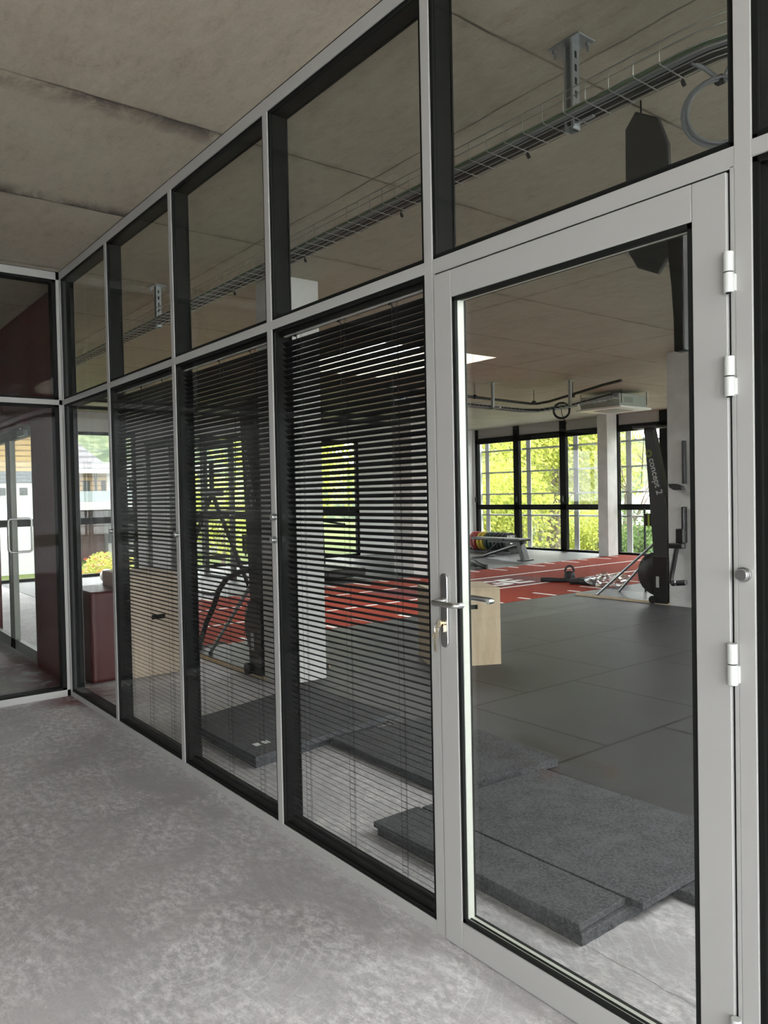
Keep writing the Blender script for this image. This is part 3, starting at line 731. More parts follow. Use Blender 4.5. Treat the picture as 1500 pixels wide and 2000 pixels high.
def hanger(x, label):
    e = tag(empty('tray_hanger', (x, .75, H)), label, 'bracket', 'galvanised ceiling hangers')
    MB().box(x-.075, x+.075, .70, .80, H-.007, H-.0005).build('base_plate', 'galv', e, bevel=.001)
    for sx, sy in ((-1, -1), (1, 1)):
        bx, by = x+sx*.055, .75+sy*.03
        MB().cyl((bx, by, H-.045), (bx, by, H-.006), .004, 8).lathe([(0, -.022), (.009, -.022), (.009, -.012), (0, -.012)], (bx, by, H), 'z', 6).build('anchor_bolt', 'galv', e)
    ch = MB(); w_, dd, zz = .0205, .041, H-.330
    ch.box(x-w_, x+w_, .770, .7725, zz, H-.007).box(x-w_, x-w_+.0025, .730, .770, zz, H-.007).box(x+w_-.0025, x+w_, .730, .770, zz, H-.007)
    ch.box(x-w_+.0025, x-w_+.010, .730, .7325, zz, H-.007).box(x+w_-.010, x+w_-.0025, .730, .7325, zz, H-.007)
    ch.build('slotted_channel', 'galv', e)
    for i in range(6):
        z = zz+.02+i*.05; MB().box(x-.006, x+.006, .7690, .7699, z, z+.026).box(x+w_-.0001, x+w_+.0006, .744, .756, z, z+.026).build('slot_shade', 'dullblack', e, smooth=False)  # black plates stand in for the shaded slot openings
    MB().box(x+w_, x+.10, .742, .758, 2.868, 2.874).box(x+w_, x+w_+.004, .735, .765, 2.86, 2.93).build('support_arm', 'galv', e)
hanger(-1.90, 'slotted galvanised ceiling hanger seen above the door')
hanger(-6.02, 'slotted galvanised ceiling hanger seen near the partition corner')
# coil of grey cable hanging from the tray
def coil(c, r, n, rr, name, mat, label, axis, grp=None, tail=None):
    e = tag(empty(name, c), label, 'cable coil', grp)
    b = MB(); p = []
    for i in range(n*28+1):
        a = 2*PI*i/28; k = i/28
        ra = r*(1.05-.045*(int(k)+.3*math.sin(a+k*2))); of = .012*math.sin(k*3.7+a*.2)
        if axis == 'v1': d_ = Vector((math.sin(math.radians(-38)), math.cos(math.radians(-38)), 0)).cross(Vector((0, 0, 1)))
        dx = Vector((.80, .60, 0)); nz = Vector((-.6, .8, 0))
        p.append(Vector(c)+dx*ra*math.cos(a)+Vector((0, 0, 1))*ra*math.sin(a)+nz*of)
    b.tube(p, rr, 8); b.build('cable_loops', mat, e)
    if tail: MB().tube(tail, rr, 8).build('cable_tail', mat, e)
    return e
cc = (-1.335, .80, 2.715)
e = coil(cc, .112, 4, .0052, 'cable_coil', 'greycable', 'coil of grey cable hanging from the tray above the door', 'v0', 'coiled cables')
MB().tube([(-1.40, .74, 2.885), (-1.375, .77, 2.865), (-1.35, .79, 2.835), (-1.335, .80, 2.82)], .0075, 8).tube([(-1.30, .83, 2.885), (-1.318, .82, 2.86), (-1.325, .81, 2.83)], .0045, 8).build('cable_tail', 'greycable', e)
MB().box(-1.352, -1.322, .79, .815, 2.806, 2.834).build('tape_wrap', 'cable', e, bevel=.004)
e = coil((-8.02, 8.24, 2.765), .13, 5, .006, 'cable_coil', 'cable', 'dark coil of cable hanging beside the ceiling unit', 'v0', 'coiled cables')
MB().tube([(-8.06, 8.27, 2.825), (-8.04, 8.25, 2.86), (-8.01, 8.23, 2.70), (-7.94, 8.26, 2.55)], .005, 6).build('cable_tail', 'cable', e)
# far tray, pipe, unit
ft = tag(empty('cable_tray', (-8.5, 7.5, 2.82)), 'wire cable tray turning a corner in front of the far windows', 'cable tray')
f = MB()
def path(off, z): return [(-8.40+off, 5.2, z), (-8.65+off*.9, 8.05, z), (-8.55+off*.4, 8.32-off*.3, z), (-7.9, 8.25-off*.7, z), (-6.6, 7.65-off, z)]
for of in (-.1, -.05, 0, .05, .1): f.tube(path(of, 2.80), .004, 5)
for of in (-.1, .1): f.tube(path(of, 2.85), .004, 5)
for i in range(28):
    y = 5.2+i*.1; xx = -8.40-.25*(i*.1/2.85); f.tube([(xx-.1, y, 2.86), (xx-.1, y, 2.80), (xx+.1, y, 2.80), (xx+.1, y, 2.86)], .003, 5)
for i in range(14):
    x = -8.45+i*.13; yy = 8.33-(x+8.55)*.25; f.tube([(x, yy+.1, 2.86), (x, yy+.1, 2.80), (x, yy-.1, 2.80), (x, yy-.1, 2.86)], .003, 5)
f.build('wire_basket', 'galv', ft)
tag(MB().tube(path(-.04, 2.825), .026, 8).tube(path(.03, 2.82), .022, 8).build('power_cables', 'cable'), 'black cables lying in the far corner tray', 'cable')
pp = tag(empty('refrigerant_pipe', (-8.5, 7.5, 2.97)), 'dark insulated pipe hung above the far cable tray', 'pipe')
MB().tube([(-8.55, 5.0, 2.99), (-8.72, 8.30, 2.95), (-8.66, 8.40, 2.95), (-8.4, 8.40, 2.96), (-7.0, 7.95, 3.03), (-6.6, 7.8, 3.03)], .021, 10).build('pipe_run', 'cable', pp)
for (x, y) in ((-8.63, 6.9), (-8.70, 8.36), (-7.75, 8.18)): MB().cyl((x, y, 2.94), (x, y, H-.001), .005, 6).cyl((x-.0, y-.02, 2.97), (x, y+.02, 2.97), .034, 10).build('pipe_clamp', 'cable', pp)
for (x, y, lb) in ((-8.42, 7.08, 'galvanised hanger holding the far tray before its corner'), (-7.62, 7.95, 'galvanised hanger holding the far tray next to the ceiling unit')):
    e = tag(empty('tray_hanger', (x, y, H)), lb, 'bracket', 'galvanised ceiling hangers')
    MB().box(x-.08, x+.08, y-.05, y+.05, H-.008, H-.0005).build('base_plate', 'galv', e); MB().box(x-.02, x+.02, y-.02, y+.02, 2.76, H-.008).build('slotted_channel', 'galv', e)
    MB().box(x-.02, x+.16, y-.02, y+.02, 2.765, 2.79).build('support_arm', 'galv', e)
ac = tag(empty('cassette_air_conditioner', (-8.2, 9.85, 3.1)), 'square grey ceiling cassette unit hung on four rods near the windows', 'air conditioner')
ax0, ax1, ay0, ay1 = -8.66, -7.86, 9.56, 10.36
MB().box(ax0, ax1, ay0, ay1, 2.905, 3.115).build('casing', 'acbody', ac, bevel=.004)
for x0_ in (ax0+.10, ax0+.52):
    g = MB()
    for i in range(5): g.box(x0_+i*.035, x0_+i*.035+.006, ay0-.003, ay0+.001, 2.97, 3.06)
    g.build('louvre_grille', 'chr', ac, smooth=False)
g = MB()
for i in range(5): yv = ay0+.16+i*.05; g.box(ax1-.001, ax1+.003, yv, yv+.008, 2.97, 3.06)
g.build('louvre_grille', 'chr', ac, smooth=False)
MB().box(ax0-.06, ax1+.06, ay0-.06, ay1+.06, 2.870, 2.903).build('front_grille', 'acpanel', ac, bevel=.008)
MB().box(ax0+.16, ax1-.16, ay0+.16, ay1-.16, 2.862, 2.869).build('intake_grille', 'acbody', ac)
for sx in (ax0-.02, ax1+.02):
    for sy in (ay0+.03, ay1-.03): MB().cyl((sx, sy, 2.95), (sx, sy, H), .006, 8).build('hanging_rod', 'cable', ac)
for i, x in enumerate((-12.35, -13.4)):
    e = tag(empty('black_service_pipe', (x, 5, 3.06)), 'black pipe under the ceiling near the end wall, %s' % ('the one nearer the track' if i == 0 else 'the one nearer the end windows'), 'pipe', 'black service pipes')
    MB().cyl((x, .4, 3.05), (x, 9.4, 3.05), .035, 12).build('pipe_run', 'cable', e)
    for y in (1.5, 4, 6.5, 9): MB().cyl((x, y, 3.06), (x, y, H-.001), .006, 6).build('pipe_clamp', 'cable', e)
# black octagonal plate with arm
oc = tag(empty('hanging_black_plate', (-1.93, 1.3, 3.18)), 'large black octagonal plate with tapered arm hanging from the ceiling above the door', 'ceiling plate')
MB().prism([(-1.990, 3.121), (-1.884, 3.055), (-1.838, 2.93), (-1.833, 2.80), (-1.837, 2.462), (-1.893, 2.392), (-1.990, 2.440), (-2.033, 2.515), (-2.045, 2.72), (-2.043, 3.06)], 1.30, 1.33, 'y').build('octagonal_plate', 'chr', oc, bevel=.006)
MB().prism([(-1.845, 2.72), (-1.838, 2.47), (-1.823, 2.32), (-1.815, 2.19), (-1.813, 2.045), (-1.765, 2.045), (-1.765, 2.72)], 1.29, 1.34, 'y').build('tapered_arm', 'blk', oc, bevel=.006)
MB().cyl((-1.99, 1.345, 2.75), (-1.99, 1.345, H), .004, 8).box(-2.0, -1.98, 1.33, 1.37, 2.8, 2.84).box(-1.9, -1.78, 1.325, 1.345, 2.6, 2.66).build('ceiling_rod', 'blk', oc)

# ================================================================== GYM EQUIPMENT
def plyo(name, c, ang, w_, d_, h, mat, label, hr=.76, hole=True):
    """box: front face toward local +x, hand holes on it"""
    e = tag(empty(name, (c[0], c[1], 0.006)), label, 'plyo box'); e.rotation_euler.z = ang
    t_ = .018
    def part(nm, mb, mt=mat, bev=.0015):
        o = mb.build(nm, mt, e, bevel=bev); o.location = (0, 0, 0); return o
    hz = h*hr
    if hole:
        f = MB()
        x0, x1 = d_/2-t_, d_/2
        y0, y1, z0, z1 = -.02, .10, hz-.02, hz+.02
        f.box(x0, x1, -w_/2, y0, 0, h-t_).box(x0, x1, y1, w_/2, 0, h-t_).box(x0, x1, y0, y1, 0, z0).box(x0, x1, y0, y1, z1, h-t_)
        part('front_panel', f, bev=0)
        part('hand_hole_shade', MB().box(x0-.004, x0-.001, y0-.01, y1+.01, z0-.01, z1+.01), 'dullblack', 0)  # black panel behind the opening stands in for the shade inside
    else: part('front_panel', MB().box(d_/2-t_, d_/2, -w_/2, w_/2, 0, h-t_))
    part('back_panel', MB().box(-d_/2, -d_/2+t_, -w_/2, w_/2, 0, h-t_))
    part('side_panel', MB().box(-d_/2+t_, d_/2-t_, -w_/2, -w_/2+t_, 0, h-t_)); part('side_panel', MB().box(-d_/2+t_, d_/2-t_, w_/2-t_, w_/2, 0, h-t_))
    part('top_panel', MB().box(-d_/2, d_/2, -w_/2, w_/2, h-t_+.0006, h))
    return e
# box by the door: front face runs from (-4.842,2.584) to (-4.574,3.121)
nx, ny = .895, -.446; mx_, my_ = (-4.842-4.574)/2, (2.584+3.121)/2
plyo('plywood_plyo_box', (mx_-nx*.25, my_-ny*.25), math.atan2(ny, nx), .60, .50, .655, 'ply', 'plywood plyo box with a hand hole seen through the door glass behind the lever')

plyo('plywood_plyo_box', (-6.24-.3, .735), 0, .44, .60, .85, 'ply2', 'pale plywood plyo box close behind the blind furthest from the door', .57)
rb = MB().box(-6.9, -6.30, .235, .50, 0.0, .735).build('red_reflection_block', 'redrefl', bevel=.02, origin=(-6.6, .36, 0)); tag(rb, 'dark red block in the corner of the gym imitating a reflection in the glass', 'reflection block')  # solid block stands in for a dark red reflection in the corner pane

# ski ergometer on its floor stand
sk = tag(empty('ski_ergometer', (-5.56, 7.2, .006)), 'tall black ski ergometer on a board in front of the far column through the door', 'ski machine', 'ski ergometers')
MB().prism([(-5.779, 2.235), (-5.675, 2.262), (-5.455, 1.18), (-5.462, .62), (-5.665, .62), (-5.690, 1.0)], 7.10, 7.22, 'y').build('tower', 'chr', sk, bevel=.006)
MB().prism([(-5.672, .62), (-5.455, .62), (-5.462, .02), (-5.66, .02)], 7.08, 7.16, 'y').build('lower_column', 'blk', sk, bevel=.004)
MB().lathe([(0, 0), (.20, 0), (.262, .03), (.275, .06), (.275, .17), (.262, .20), (.20, .23), (0, .23)], (-5.70, 7.17, .375), 'y', 40).build('flywheel_cage', 'blk', sk)
fb = MB()
for i in range(28):
    a = 2*PI*i/28
    for yy in (7.165,): fb.tube([(-5.70+.10*math.cos(a), yy, .375+.10*math.sin(a)), (-5.70+.262*math.cos(a+.3), yy+.02, .375+.262*math.sin(a+.3))], .003, 5)
for k in (.275, .277): fb.lathe([(k, .05), (k+.004, .055), (k, .06)], (-5.70, 7.17, .375), 'y', 40)
fb.build('cage_ribs', 'chr', sk)
MB().box(-5.615, -5.575, 7.072, 7.0795, .22, .36).build('rating_plate', 'txt', sk)
MB().cyl((-5.80, 7.16, 2.235), (-5.66, 7.16, 2.262), .03, 12).box(-5.90, -5.56, 7.02, 7.30, 2.255, 2.285).build('pulley_head', 'blk', sk, bevel=.005)
MB().cyl((-5.74, 7.05, 2.25), (-5.80, 7.06, 1.55), .004, 6).cyl((-5.74, 7.28, 2.25), (-5.80, 7.27, 1.55), .004, 6).build('drive_cord', 'cord', sk)
MB().box(-5.80, -5.69, 7.11, 7.16, 1.0, 1.16).cyl((-5.70, 7.16, 1.0), (-5.62, 7.18, .95), .012, 8).build('monitor', 'blk', sk, bevel=.01)
MB().box(-5.745, -5.72, 7.105, 7.109, .985, 1.15).build('monitor_strap', 'lime', sk)
bdm = MB().box(-6.88, -5.44, 7.10, 7.72, .02, .035); bdm.build('footboard', 'chr', sk, bevel=.002)
MB().box(-6.885, -5.44, 7.088, 7.100, .0, .034).box(-6.885, -5.44, 7.72, 7.732, 0, .034).box(-6.897, -6.885, 7.088, 7.732, 0, .034).build('wooden_edge', 'ply', sk)
MB().tube([(-6.58, 7.16, .035), (-5.60, 7.14, .84)], .017, 10).tube([(-6.58, 7.66, .035), (-5.60, 7.30, .84)], .017, 10).build('brace_tube', 'galv', sk)
MB().cyl((-5.66, 7.05, .06), (-5.66, 7.45, .06), .05, 16).build('foot_roller', 'blk', sk)
lean = math.atan2(-5.585+5.702, 1.87-1.375)
mx2 = Matrix(((math.sin(lean), math.cos(lean), 0, -5.712), (0, 0, -1, 7.098), (-math.cos(lean), math.sin(lean), 0, 1.86), (0, 0, 0, 1)))
text('concept 2', 'lettering', 'txt', .125, mx2, sk, .001, .002, .95)['label'] = 'grey lettering concept 2'
lg = MB(); 
for r_ in (.040, .026): lg.lathe([(r_, 0), (r_+.006, 0), (r_+.006, .002), (r_, .002), (r_, 0)], (-5.712, 7.0965, 1.93), 'y', 20)
lg.build('logo', 'lime', sk)
s2 = copy_tree(sk); s2.location = (-5.61, 1.45, .006); s2['label'] = 'black ski ergometer beside the near column, seen through the middle blind'
s2.scale = (1, 1, 1)
# rope hanging from the near column
rp_ = MB(); P = [(-5.55, 1.30, .90), (-5.80, 1.30, .85), (-6.05, 1.31, .78), (-6.25, 1.33, .66), (-6.42, 1.36, .50), (-6.62, 1.38, .33), (-6.78, 1.40, .16), (-6.86, 1.42, .05), (-6.95, 1.5, .025), (-7.02, 1.75, .025)]
rp_.tube([Vector(p) for p in P], .024, 10)
tag(rp_.build('battle_rope', 'rub', origin=(-6.3, 1.36, .5)), 'thick black training rope curving from the near column to the floor', 'rope', 'black ropes')
# hook strip and curved arm on the far column
hk = tag(empty('wall_hook', (-5.2, 7.0, 1.7)), 'black J-shaped hook strip on the face of the far column beside the ski machine', 'hook')
MB().box(-5.215, -5.185, 7.03, 7.098, 1.53, 2.06).build('hook_strip', 'chr', hk, bevel=.006)
MB().prism([(-5.375, 1.535), (-5.29, 1.535), (-5.20, 1.50), (-5.185, 1.455), (-5.30, 1.455), (-5.36, 1.49)], 6.98, 7.06, 'y').build('hook_tongue', 'chr', hk, bevel=.006)
ca = tag(empty('curved_handle_arm', (-5.25, 7.0, .8)), 'black curved tubular arm with a chrome-tipped grip mounted on the far column', 'exercise arm')
MB().box(-5.215, -5.185, 7.0, 7.098, .95, 1.25).box(-5.28, -5.185, 6.98, 7.098, .80, .98).box(-5.37, -5.185, 6.96, 7.06, .735, .80).build('mounting_bracket', 'blk', ca, bevel=.01)
MB().tube([(-5.27, 7.0, .76), (-5.29, 6.99, .65), (-5.315, 6.98, .50), (-5.335, 6.97, .40), (-5.335, 6.96, .33), (-5.30, 6.95, .30), (-5.26, 6.95, .31)], .030, 12).build('curved_tube', 'blk', ca)
MB().cyl((-5.258, 6.95, .312), (-5.245, 6.95, .314), .036, 14).build('chrome_collar', 'steel', ca)
MB().cyl((-5.244, 6.95, .314), (-5.12, 6.94, .33), .034, 14).build('grip', 'rub', ca)
ps = MB().cyl((-6.31, 7.9, 0.006), (-6.31, 7.9, 1.20), .016, 10).lathe([(0, 0), (.12, 0), (.12, .012), (.02, .02), (0, .02)], (-6.31, 7.9, .006), 'z', 24)
tag(ps.build('barrier_post', 'chr', origin=(-6.31, 7.9, 0)), 'thin grey upright post behind the ski machine near the far column', 'post')

# adjustable bench
be = tag(empty('weight_bench', (-11.8, 10.8, .006)), 'black flat weight bench standing beside the red track by the far windows', 'bench')
MB().box(-12.62, -11.62, 10.66, 10.94, .42, .475).build('back_pad', 'vinyl', be, bevel=.015); MB().box(-11.60, -11.20, 10.67, 10.93, .42, .475).build('seat_pad', 'vinyl', be, bevel=.015)
MB().tube([(-12.35, 10.8, .05), (-11.45, 10.8, .30), (-11.20, 10.8, .34)], .032, 8).tube([(-12.30, 10.8, .10), (-11.9, 10.8, .38)], .02, 8).box(-12.2, -11.1, 10.77, 10.83, .37, .42).build('frame', 'blk', be)
MB().box(-12.42, -12.34, 10.46, 11.14, .0, .05).build('rear_foot', 'blk', be, bevel=.01)
MB().prism([(-11.33, .40), (-11.20, .40), (-11.06, .02), (-11.13, 0.0), (-11.18, .02)], 10.72, 10.88, 'y').build('front_leg', 'blk', be, bevel=.006)
MB().box(-11.20, -11.03, 10.62, 10.98, 0, .035).build('front_foot', 'blk', be, bevel=.01)
MB().cyl((-11.15, 10.62, .45), (-11.15, 10.98, .45), .03, 12).build('foam_roller', 'vinyl', be)
# row of bumper plates on a low rack
x = -13.86
rk = tag(empty('plate_rack', (-13.2, 12.0, 0.006)), 'low black floor rack holding the row of bumper plates', 'rack')
MB().box(-13.95, -12.5, 11.86, 11.90, 0, .06).box(-13.95, -12.5, 12.10, 12.14, 0, .06).box(-13.95, -13.9, 11.85, 12.15, 0, .12).box(-12.55, -12.5, 11.85, 12.15, 0, .12).build('frame', 'blk', rk)
cols = [('rplate', 'red'), ('rplate', 'red'), ('yplate', 'yellow'), ('yplate', 'yellow'), ('gplate', 'green'), ('gplate', 'green'), ('rub', 'black'), ('rub', 'black'), ('rub', 'black'), ('rub', 'black')]
PLB = {'red': ('red bumper plate at the left end of the plate row', 'second red bumper plate of the plate row'), 'yellow': ('yellow bumper plate next to the red ones', 'yellow bumper plate next to the green ones'),
       'green': ('dark green bumper plate next to the yellow ones', 'dark green bumper plate next to the black ones'), 'black': ('black bumper plate next to the green ones', 'second black bumper plate from the green ones', 'black bumper plate just behind the lettered one', 'black bumper plate with white lettering at the near end of the row')}
cnt = {}
for i, (mt, nm) in enumerate(cols):
    c = (-13.80+i*.128, 12.0, .287); k = cnt.get(nm, 0); cnt[nm] = k+1
    e = tag(empty('bumper_plate', c), PLB[nm][k], 'weight plate', 'bumper plates in the floor rack')
    MB().lathe([(.025, -.03), (.19, -.03), (.2, -.038), (.22, -.038), (.225, -.03), (.225, .03), (.22, .038), (.2, .038), (.19, .03), (.025, .03), (.025, -.03)], c, 'x', 36).build('disc', mt, e)
    MB().lathe([(.026, -.032), (.05, -.034), (.05, .034), (.026, .032), (.026, -.032)], c, 'x', 20).build('steel_hub', 'steel', e)
    if i == len(cols)-1:
        mt4 = Matrix(((0, 0, 1, c[0]+.0385), (1, 0, 0, c[1]-.15), (0, 1, 0, c[2]+.10), (0, 0, 0, 1)))
        text('ELEIKO', 'lettering', 'white2', .085, mt4, e, .001, .002, .95)
# ropes / straps on the track
def lump_rope(name, pts, r, label, grp='black ropes'):
    tag(MB().tube([Vector(p) for p in pts], r, 10).build(name, 'rub', origin=pts[0]), label, 'rope', grp)
lump_rope('battle_rope', [(-11.5, 9.0, .05), (-11.2, 8.9, .09), (-11.0, 9.05, .13), (-10.8, 9.0, .12), (-10.65, 8.95, .08), (-10.52, 8.95, .05), (-10.46, 8.97, .05)], .045, 'black rope end bending over the far edge of the track')
lump_rope('battle_rope', [(-11.5, 9.1, .05), (-11.1, 8.75, .05), (-10.85, 8.85, .05), (-10.75, 9.1, .06)], .04, 'black rope coil on the rubber floor beside the far edge of the track')
kbm = tag(empty('kettlebell', (-8.0, 8.35, .01)), 'black kettlebell with a round handle lying among straps on the track', 'kettlebell')
MB().lathe([(0, 0), (.05, .0), (.085, .04), (.092, .085), (.08, .135), (.04, .165), (0, .17)], (-8.0, 8.35, .01), 'z', 24).build('bell', 'rub', kbm)
hp = [(-8.0+.075*math.cos(a)*.5, 8.35+.075*math.cos(a)*.86, .165+.095*math.sin(a)) for a in [PI*i/12 for i in range(13)]]
MB().tube(hp, .018, 10).build('handle', 'rub', kbm)
lump_rope('exercise_strap', [(-8.30, 8.02, .04), (-8.15, 8.05, .045), (-8.02, 8.12, .04), (-7.95, 8.25, .035)], .042, 'black padded strap grip lying on the track left of the kettlebell')
lump_rope('exercise_strap', [(-7.95, 8.2, .03), (-7.85, 8.45, .05), (-7.80, 8.65, .04), (-7.7, 8.80, .03)], .03, 'black strap trailing right of the kettlebell')
lump_rope('exercise_strap', [(-7.75, 8.05, .05), (-7.62, 8.12, .055), (-7.48, 8.10, .05), (-7.35, 8.15, .045)], .05, 'thick black strap bundle at the edge of the clear plastic bag')
# crumpled clear plastic bag
bgm = bpy.data.meshes.new('clear_plastic_bag'); bm = bmesh.new(); bmesh.ops.create_icosphere(bm, subdivisions=4, radius=1)
for v in bm.verts:
    n1 = noise.noise(v.co*2.1); n2 = noise.noise(v.co*5.5+Vector((3, 1, 2))); n3 = abs(noise.noise(v.co*9))
    s = 1+.30*n1+.28*n2-.25*n3; v.co = Vector((v.co.x*.27*s, v.co.y*.38*s, max(0, v.co.z*.5+.38)*.20*s))
bm.to_mesh(bgm); bm.free(); bgm.materials.append(M['bag']); o = bpy.data.objects.new('clear_plastic_bag', bgm); COL.objects.link(o); o.location = (-7.22, 8.28, .012)
tag(o, 'crumpled clear plastic bag lying at the near edge of the track', 'bag')
# low treadmill-like bench and upright seen through the blind next to the door
tb = tag(empty('treadmill', (-11.6, 6.4, .006)), 'long low black treadmill beyond the track seen through the blind next to the door', 'treadmill')
MB().box(-12.4, -10.9, 5.6, 6.4, .05, .20).build('running_deck', 'blk', tb, bevel=.02); MB().box(-12.35, -10.95, 5.72, 6.28, .201, .206).build('belt', 'rub', tb)
MB().cyl((-12.2, 5.62, .15), (-12.25, 5.62, 1.15), .03, 10).cyl((-12.2, 6.38, .15), (-12.25, 6.38, 1.15), .03, 10).build('upright', 'blk', tb)
MB().box(-12.45, -12.18, 5.6, 6.4, 1.08, 1.2).build('console', 'blk', tb, bevel=.02); MB().tube([(-12.2, 5.62, 1.0), (-11.5, 5.62, .95)], .022, 8).tube([(-12.2, 6.38, 1.0), (-11.5, 6.38, .95)], .022, 8).build('handrail', 'blk', tb)
# power rack and weight tree near the end wall
pr = tag(empty('power_rack', (-13, 3.6, .006)), 'tall black power rack standing in front of the end wall windows', 'power rack')
for (x, y) in ((-13.6, 3.55), (-13.6, 4.65), (-12.5, 3.55), (-12.5, 4.65)): MB().box(x-.04, x+.04, y-.04, y+.04, 0, 2.5).build('upright', 'chr', pr)
MB().box(-13.6, -12.5, 3.52, 3.58, 2.42, 2.5).box(-13.6, -12.5, 4.62, 4.68, 2.42, 2.5).box(-13.64, -13.56, 3.55, 4.65, 2.42, 2.5).box(-12.54, -12.46, 3.55, 4.65, 2.42, 2.5).build('crossbeam', 'chr', pr)
MB().cyl((-12.45, 3.1, 1.25), (-12.45, 5.1, 1.25), .014, 10).build('barbell_rest_bar', 'galv', pr)
MB().box(-13.6, -12.5, 3.52, 3.58, 0, .06).box(-13.6, -12.5, 4.62, 4.68, 0, .06).build('base_rail', 'chr', pr)
cb = tag(empty('cable_machine', (-11, 3.4, .006)), 'slanted black cable machine frame between the track and the end wall', 'cable machine')
MB().tube([(-11.45, 3.1, 0), (-11.2, 3.65, 1.55)], .035, 8).tube([(-10.95, 4.15, 0), (-11.2, 3.65, 1.55)], .035, 8).tube([(-11.35, 3.3, .55), (-11.05, 3.97, .55)], .025, 8).build('slanted_leg', 'blk', cb)
MB().tube([(-11.2, 3.65, 1.5), (-11.2, 3.65, 2.05)], .04, 8).box(-11.3, -11.1, 3.5, 3.8, 1.5, 1.62).build('head', 'blk', cb)
MB().box(-11.6, -10.8, 3.4, 3.5, .0, .05).build('base_rail', 'blk', cb)
wt = tag(empty('weight_tree', (-13.3, 3.0, .006)), 'black plate tree with stubby pegs in front of the end window', 'weight tree')
MB().cyl((-13.3, 3.0, 0), (-13.3, 3.0, 1.0), .035, 10).build('pole', 'blk', wt); MB().box(-13.55, -13.05, 2.97, 3.03, 0, .05).box(-13.33, -13.27, 2.75, 3.25, 0, .05).build('base', 'blk', wt)
for i in range(6):
    z = .22+i*.15; s = 1 if i % 2 else -1
    MB().cyl((-13.3, 3.0-.16, z), (-13.3, 3.16, z), .03, 10).build('peg', 'blk', wt)
sb = MB(); bmx = bmesh.new(); bmesh.ops.create_uvsphere(bmx, u_segments=24, v_segments=16, radius=.12)
bme = bpy.data.meshes.new('exercise_ball'); bmx.to_mesh(bme); bmx.free(); bme.materials.append(M['acpanel'])
for p in bme.polygons: p.use_smooth = True
o = bpy.data.objects.new('exercise_ball', bme); COL.objects.link(o); o.location = (-13.9, 2.87, .13); tag(o, 'pale grey exercise ball beside the plate tree near the end window', 'ball')

# ================================================================== OUTSIDE
gm = MB().box(-150, 60, -60, 180, -1.5, -1.4); 
gr = gm.build('ground', 'grass', smooth=False); struct(gr, 'lawn outside the building')
struct(MB().box(-16.6, 3.5, 13.6, 14.2, -1.39, -.06).box(3.66, 16, -16, 16, -1.39, -.06).box(-6, 3.6, -18, -7.05, -1.39, -.06).build('bounce_terrace', 'plaster', smooth=False), 'concrete strip outside the windows with added pale terraces bouncing daylight indoors')  # side and rear slabs added as pale reflectors lighting the ceiling
def hill(name, x0, x1, y0, y1, hf, label):
    b = MB(); nx_, ny_ = 60, 30
    for j in range(ny_+1):
        for i in range(nx_+1):
            x = x0+(x1-x0)*i/nx_; y = y0+(y1-y0)*j/ny_
            b.v.append((x, y, hf(x, y)+1.6*noise.noise(Vector((x*.35, y*.35, 0)))+1.2*abs(noise.noise(Vector((x*.9, y*.9, 3))))))
    for j in range(ny_):
        for i in range(nx_): k = j*(nx_+1)+i; b.f.append((k, k+1, k+nx_+2, k+nx_+1))
    struct(b.build(name, 'hill'), label)
hill('hill_rear', -150, 10, 76, 160, lambda x, y: -1+max(0, (y-78))*.17*max(.25, min(1, (-x-10)/70)), 'wooded hillside beyond the far windows')
hill('hill_end', -150, -75, -60, 70, lambda x, y: -1+(-x-77)*.30, 'wooded hillside beyond the houses')
# leaf crowns
def crown_mesh(name, mat, n, size, seed, sq=1.0):
    rnd = random.Random(seed); b = MB()
    lobes = [(Vector((rnd.uniform(-.55, .55), rnd.uniform(-.55, .55), rnd.uniform(-.55, .65)*sq)), rnd.uniform(.38, .62)) for _ in range(9)]
    for _ in range(n):
        c, r = rnd.choice(lobes); v = Vector((rnd.gauss(0, 1), rnd.gauss(0, 1), rnd.gauss(0, 1))).normalized()*r*rnd.uniform(.75, 1.05)
        p = c+Vector((v.x, v.y, v.z*sq)); a = Vector((rnd.gauss(0, 1), rnd.gauss(0, 1), rnd.gauss(0, 1))).normalized(); d_ = a.orthogonal().normalized(); s = size*rnd.uniform(.6, 1.3)
        e2 = a.cross(d_); b.add([p-d_*s, p+e2*s*.55, p+d_*s, p-e2*s*.55], [(0, 1, 2, 3)])
    me = bpy.data.meshes.new(name); me.from_pydata(b.v, [], b.f); me.materials.append(M[mat]); return me
CR = {k: crown_mesh('crown', m_, 5200, .036, i) for i, (k, m_) in enumerate((('y', 'leafy'), ('p', 'leafp'), ('d', 'leafd')))}
TW = {'y': 'bright yellow-green', 'p': 'pale green', 'd': 'mid green'}
def tree(x, y, h, r, kind, where, sx=1.0, zb=-1.4):
    e = tag(empty('leafy_tree', (x, y, zb)), '%s tree %s' % (TW[kind], where), 'tree', 'trees outside the windows')
    c = bpy.data.objects.new('crown', CR[kind]); COL.objects.link(c); c.parent = e; c.location = (0, 0, h-r*.95); c.scale = (r*sx, r*sx, r); c.rotation_euler.z = random.uniform(0, 6)
    t_ = MB().tube([(0, 0, 0), (.05*r, 0, h*.35), (0, .05*r, h*.7)], [.07*r, .05*r, .025*r], 8); q = t_.build('trunk', 'bark', e); q.location = (0, 0, 0)
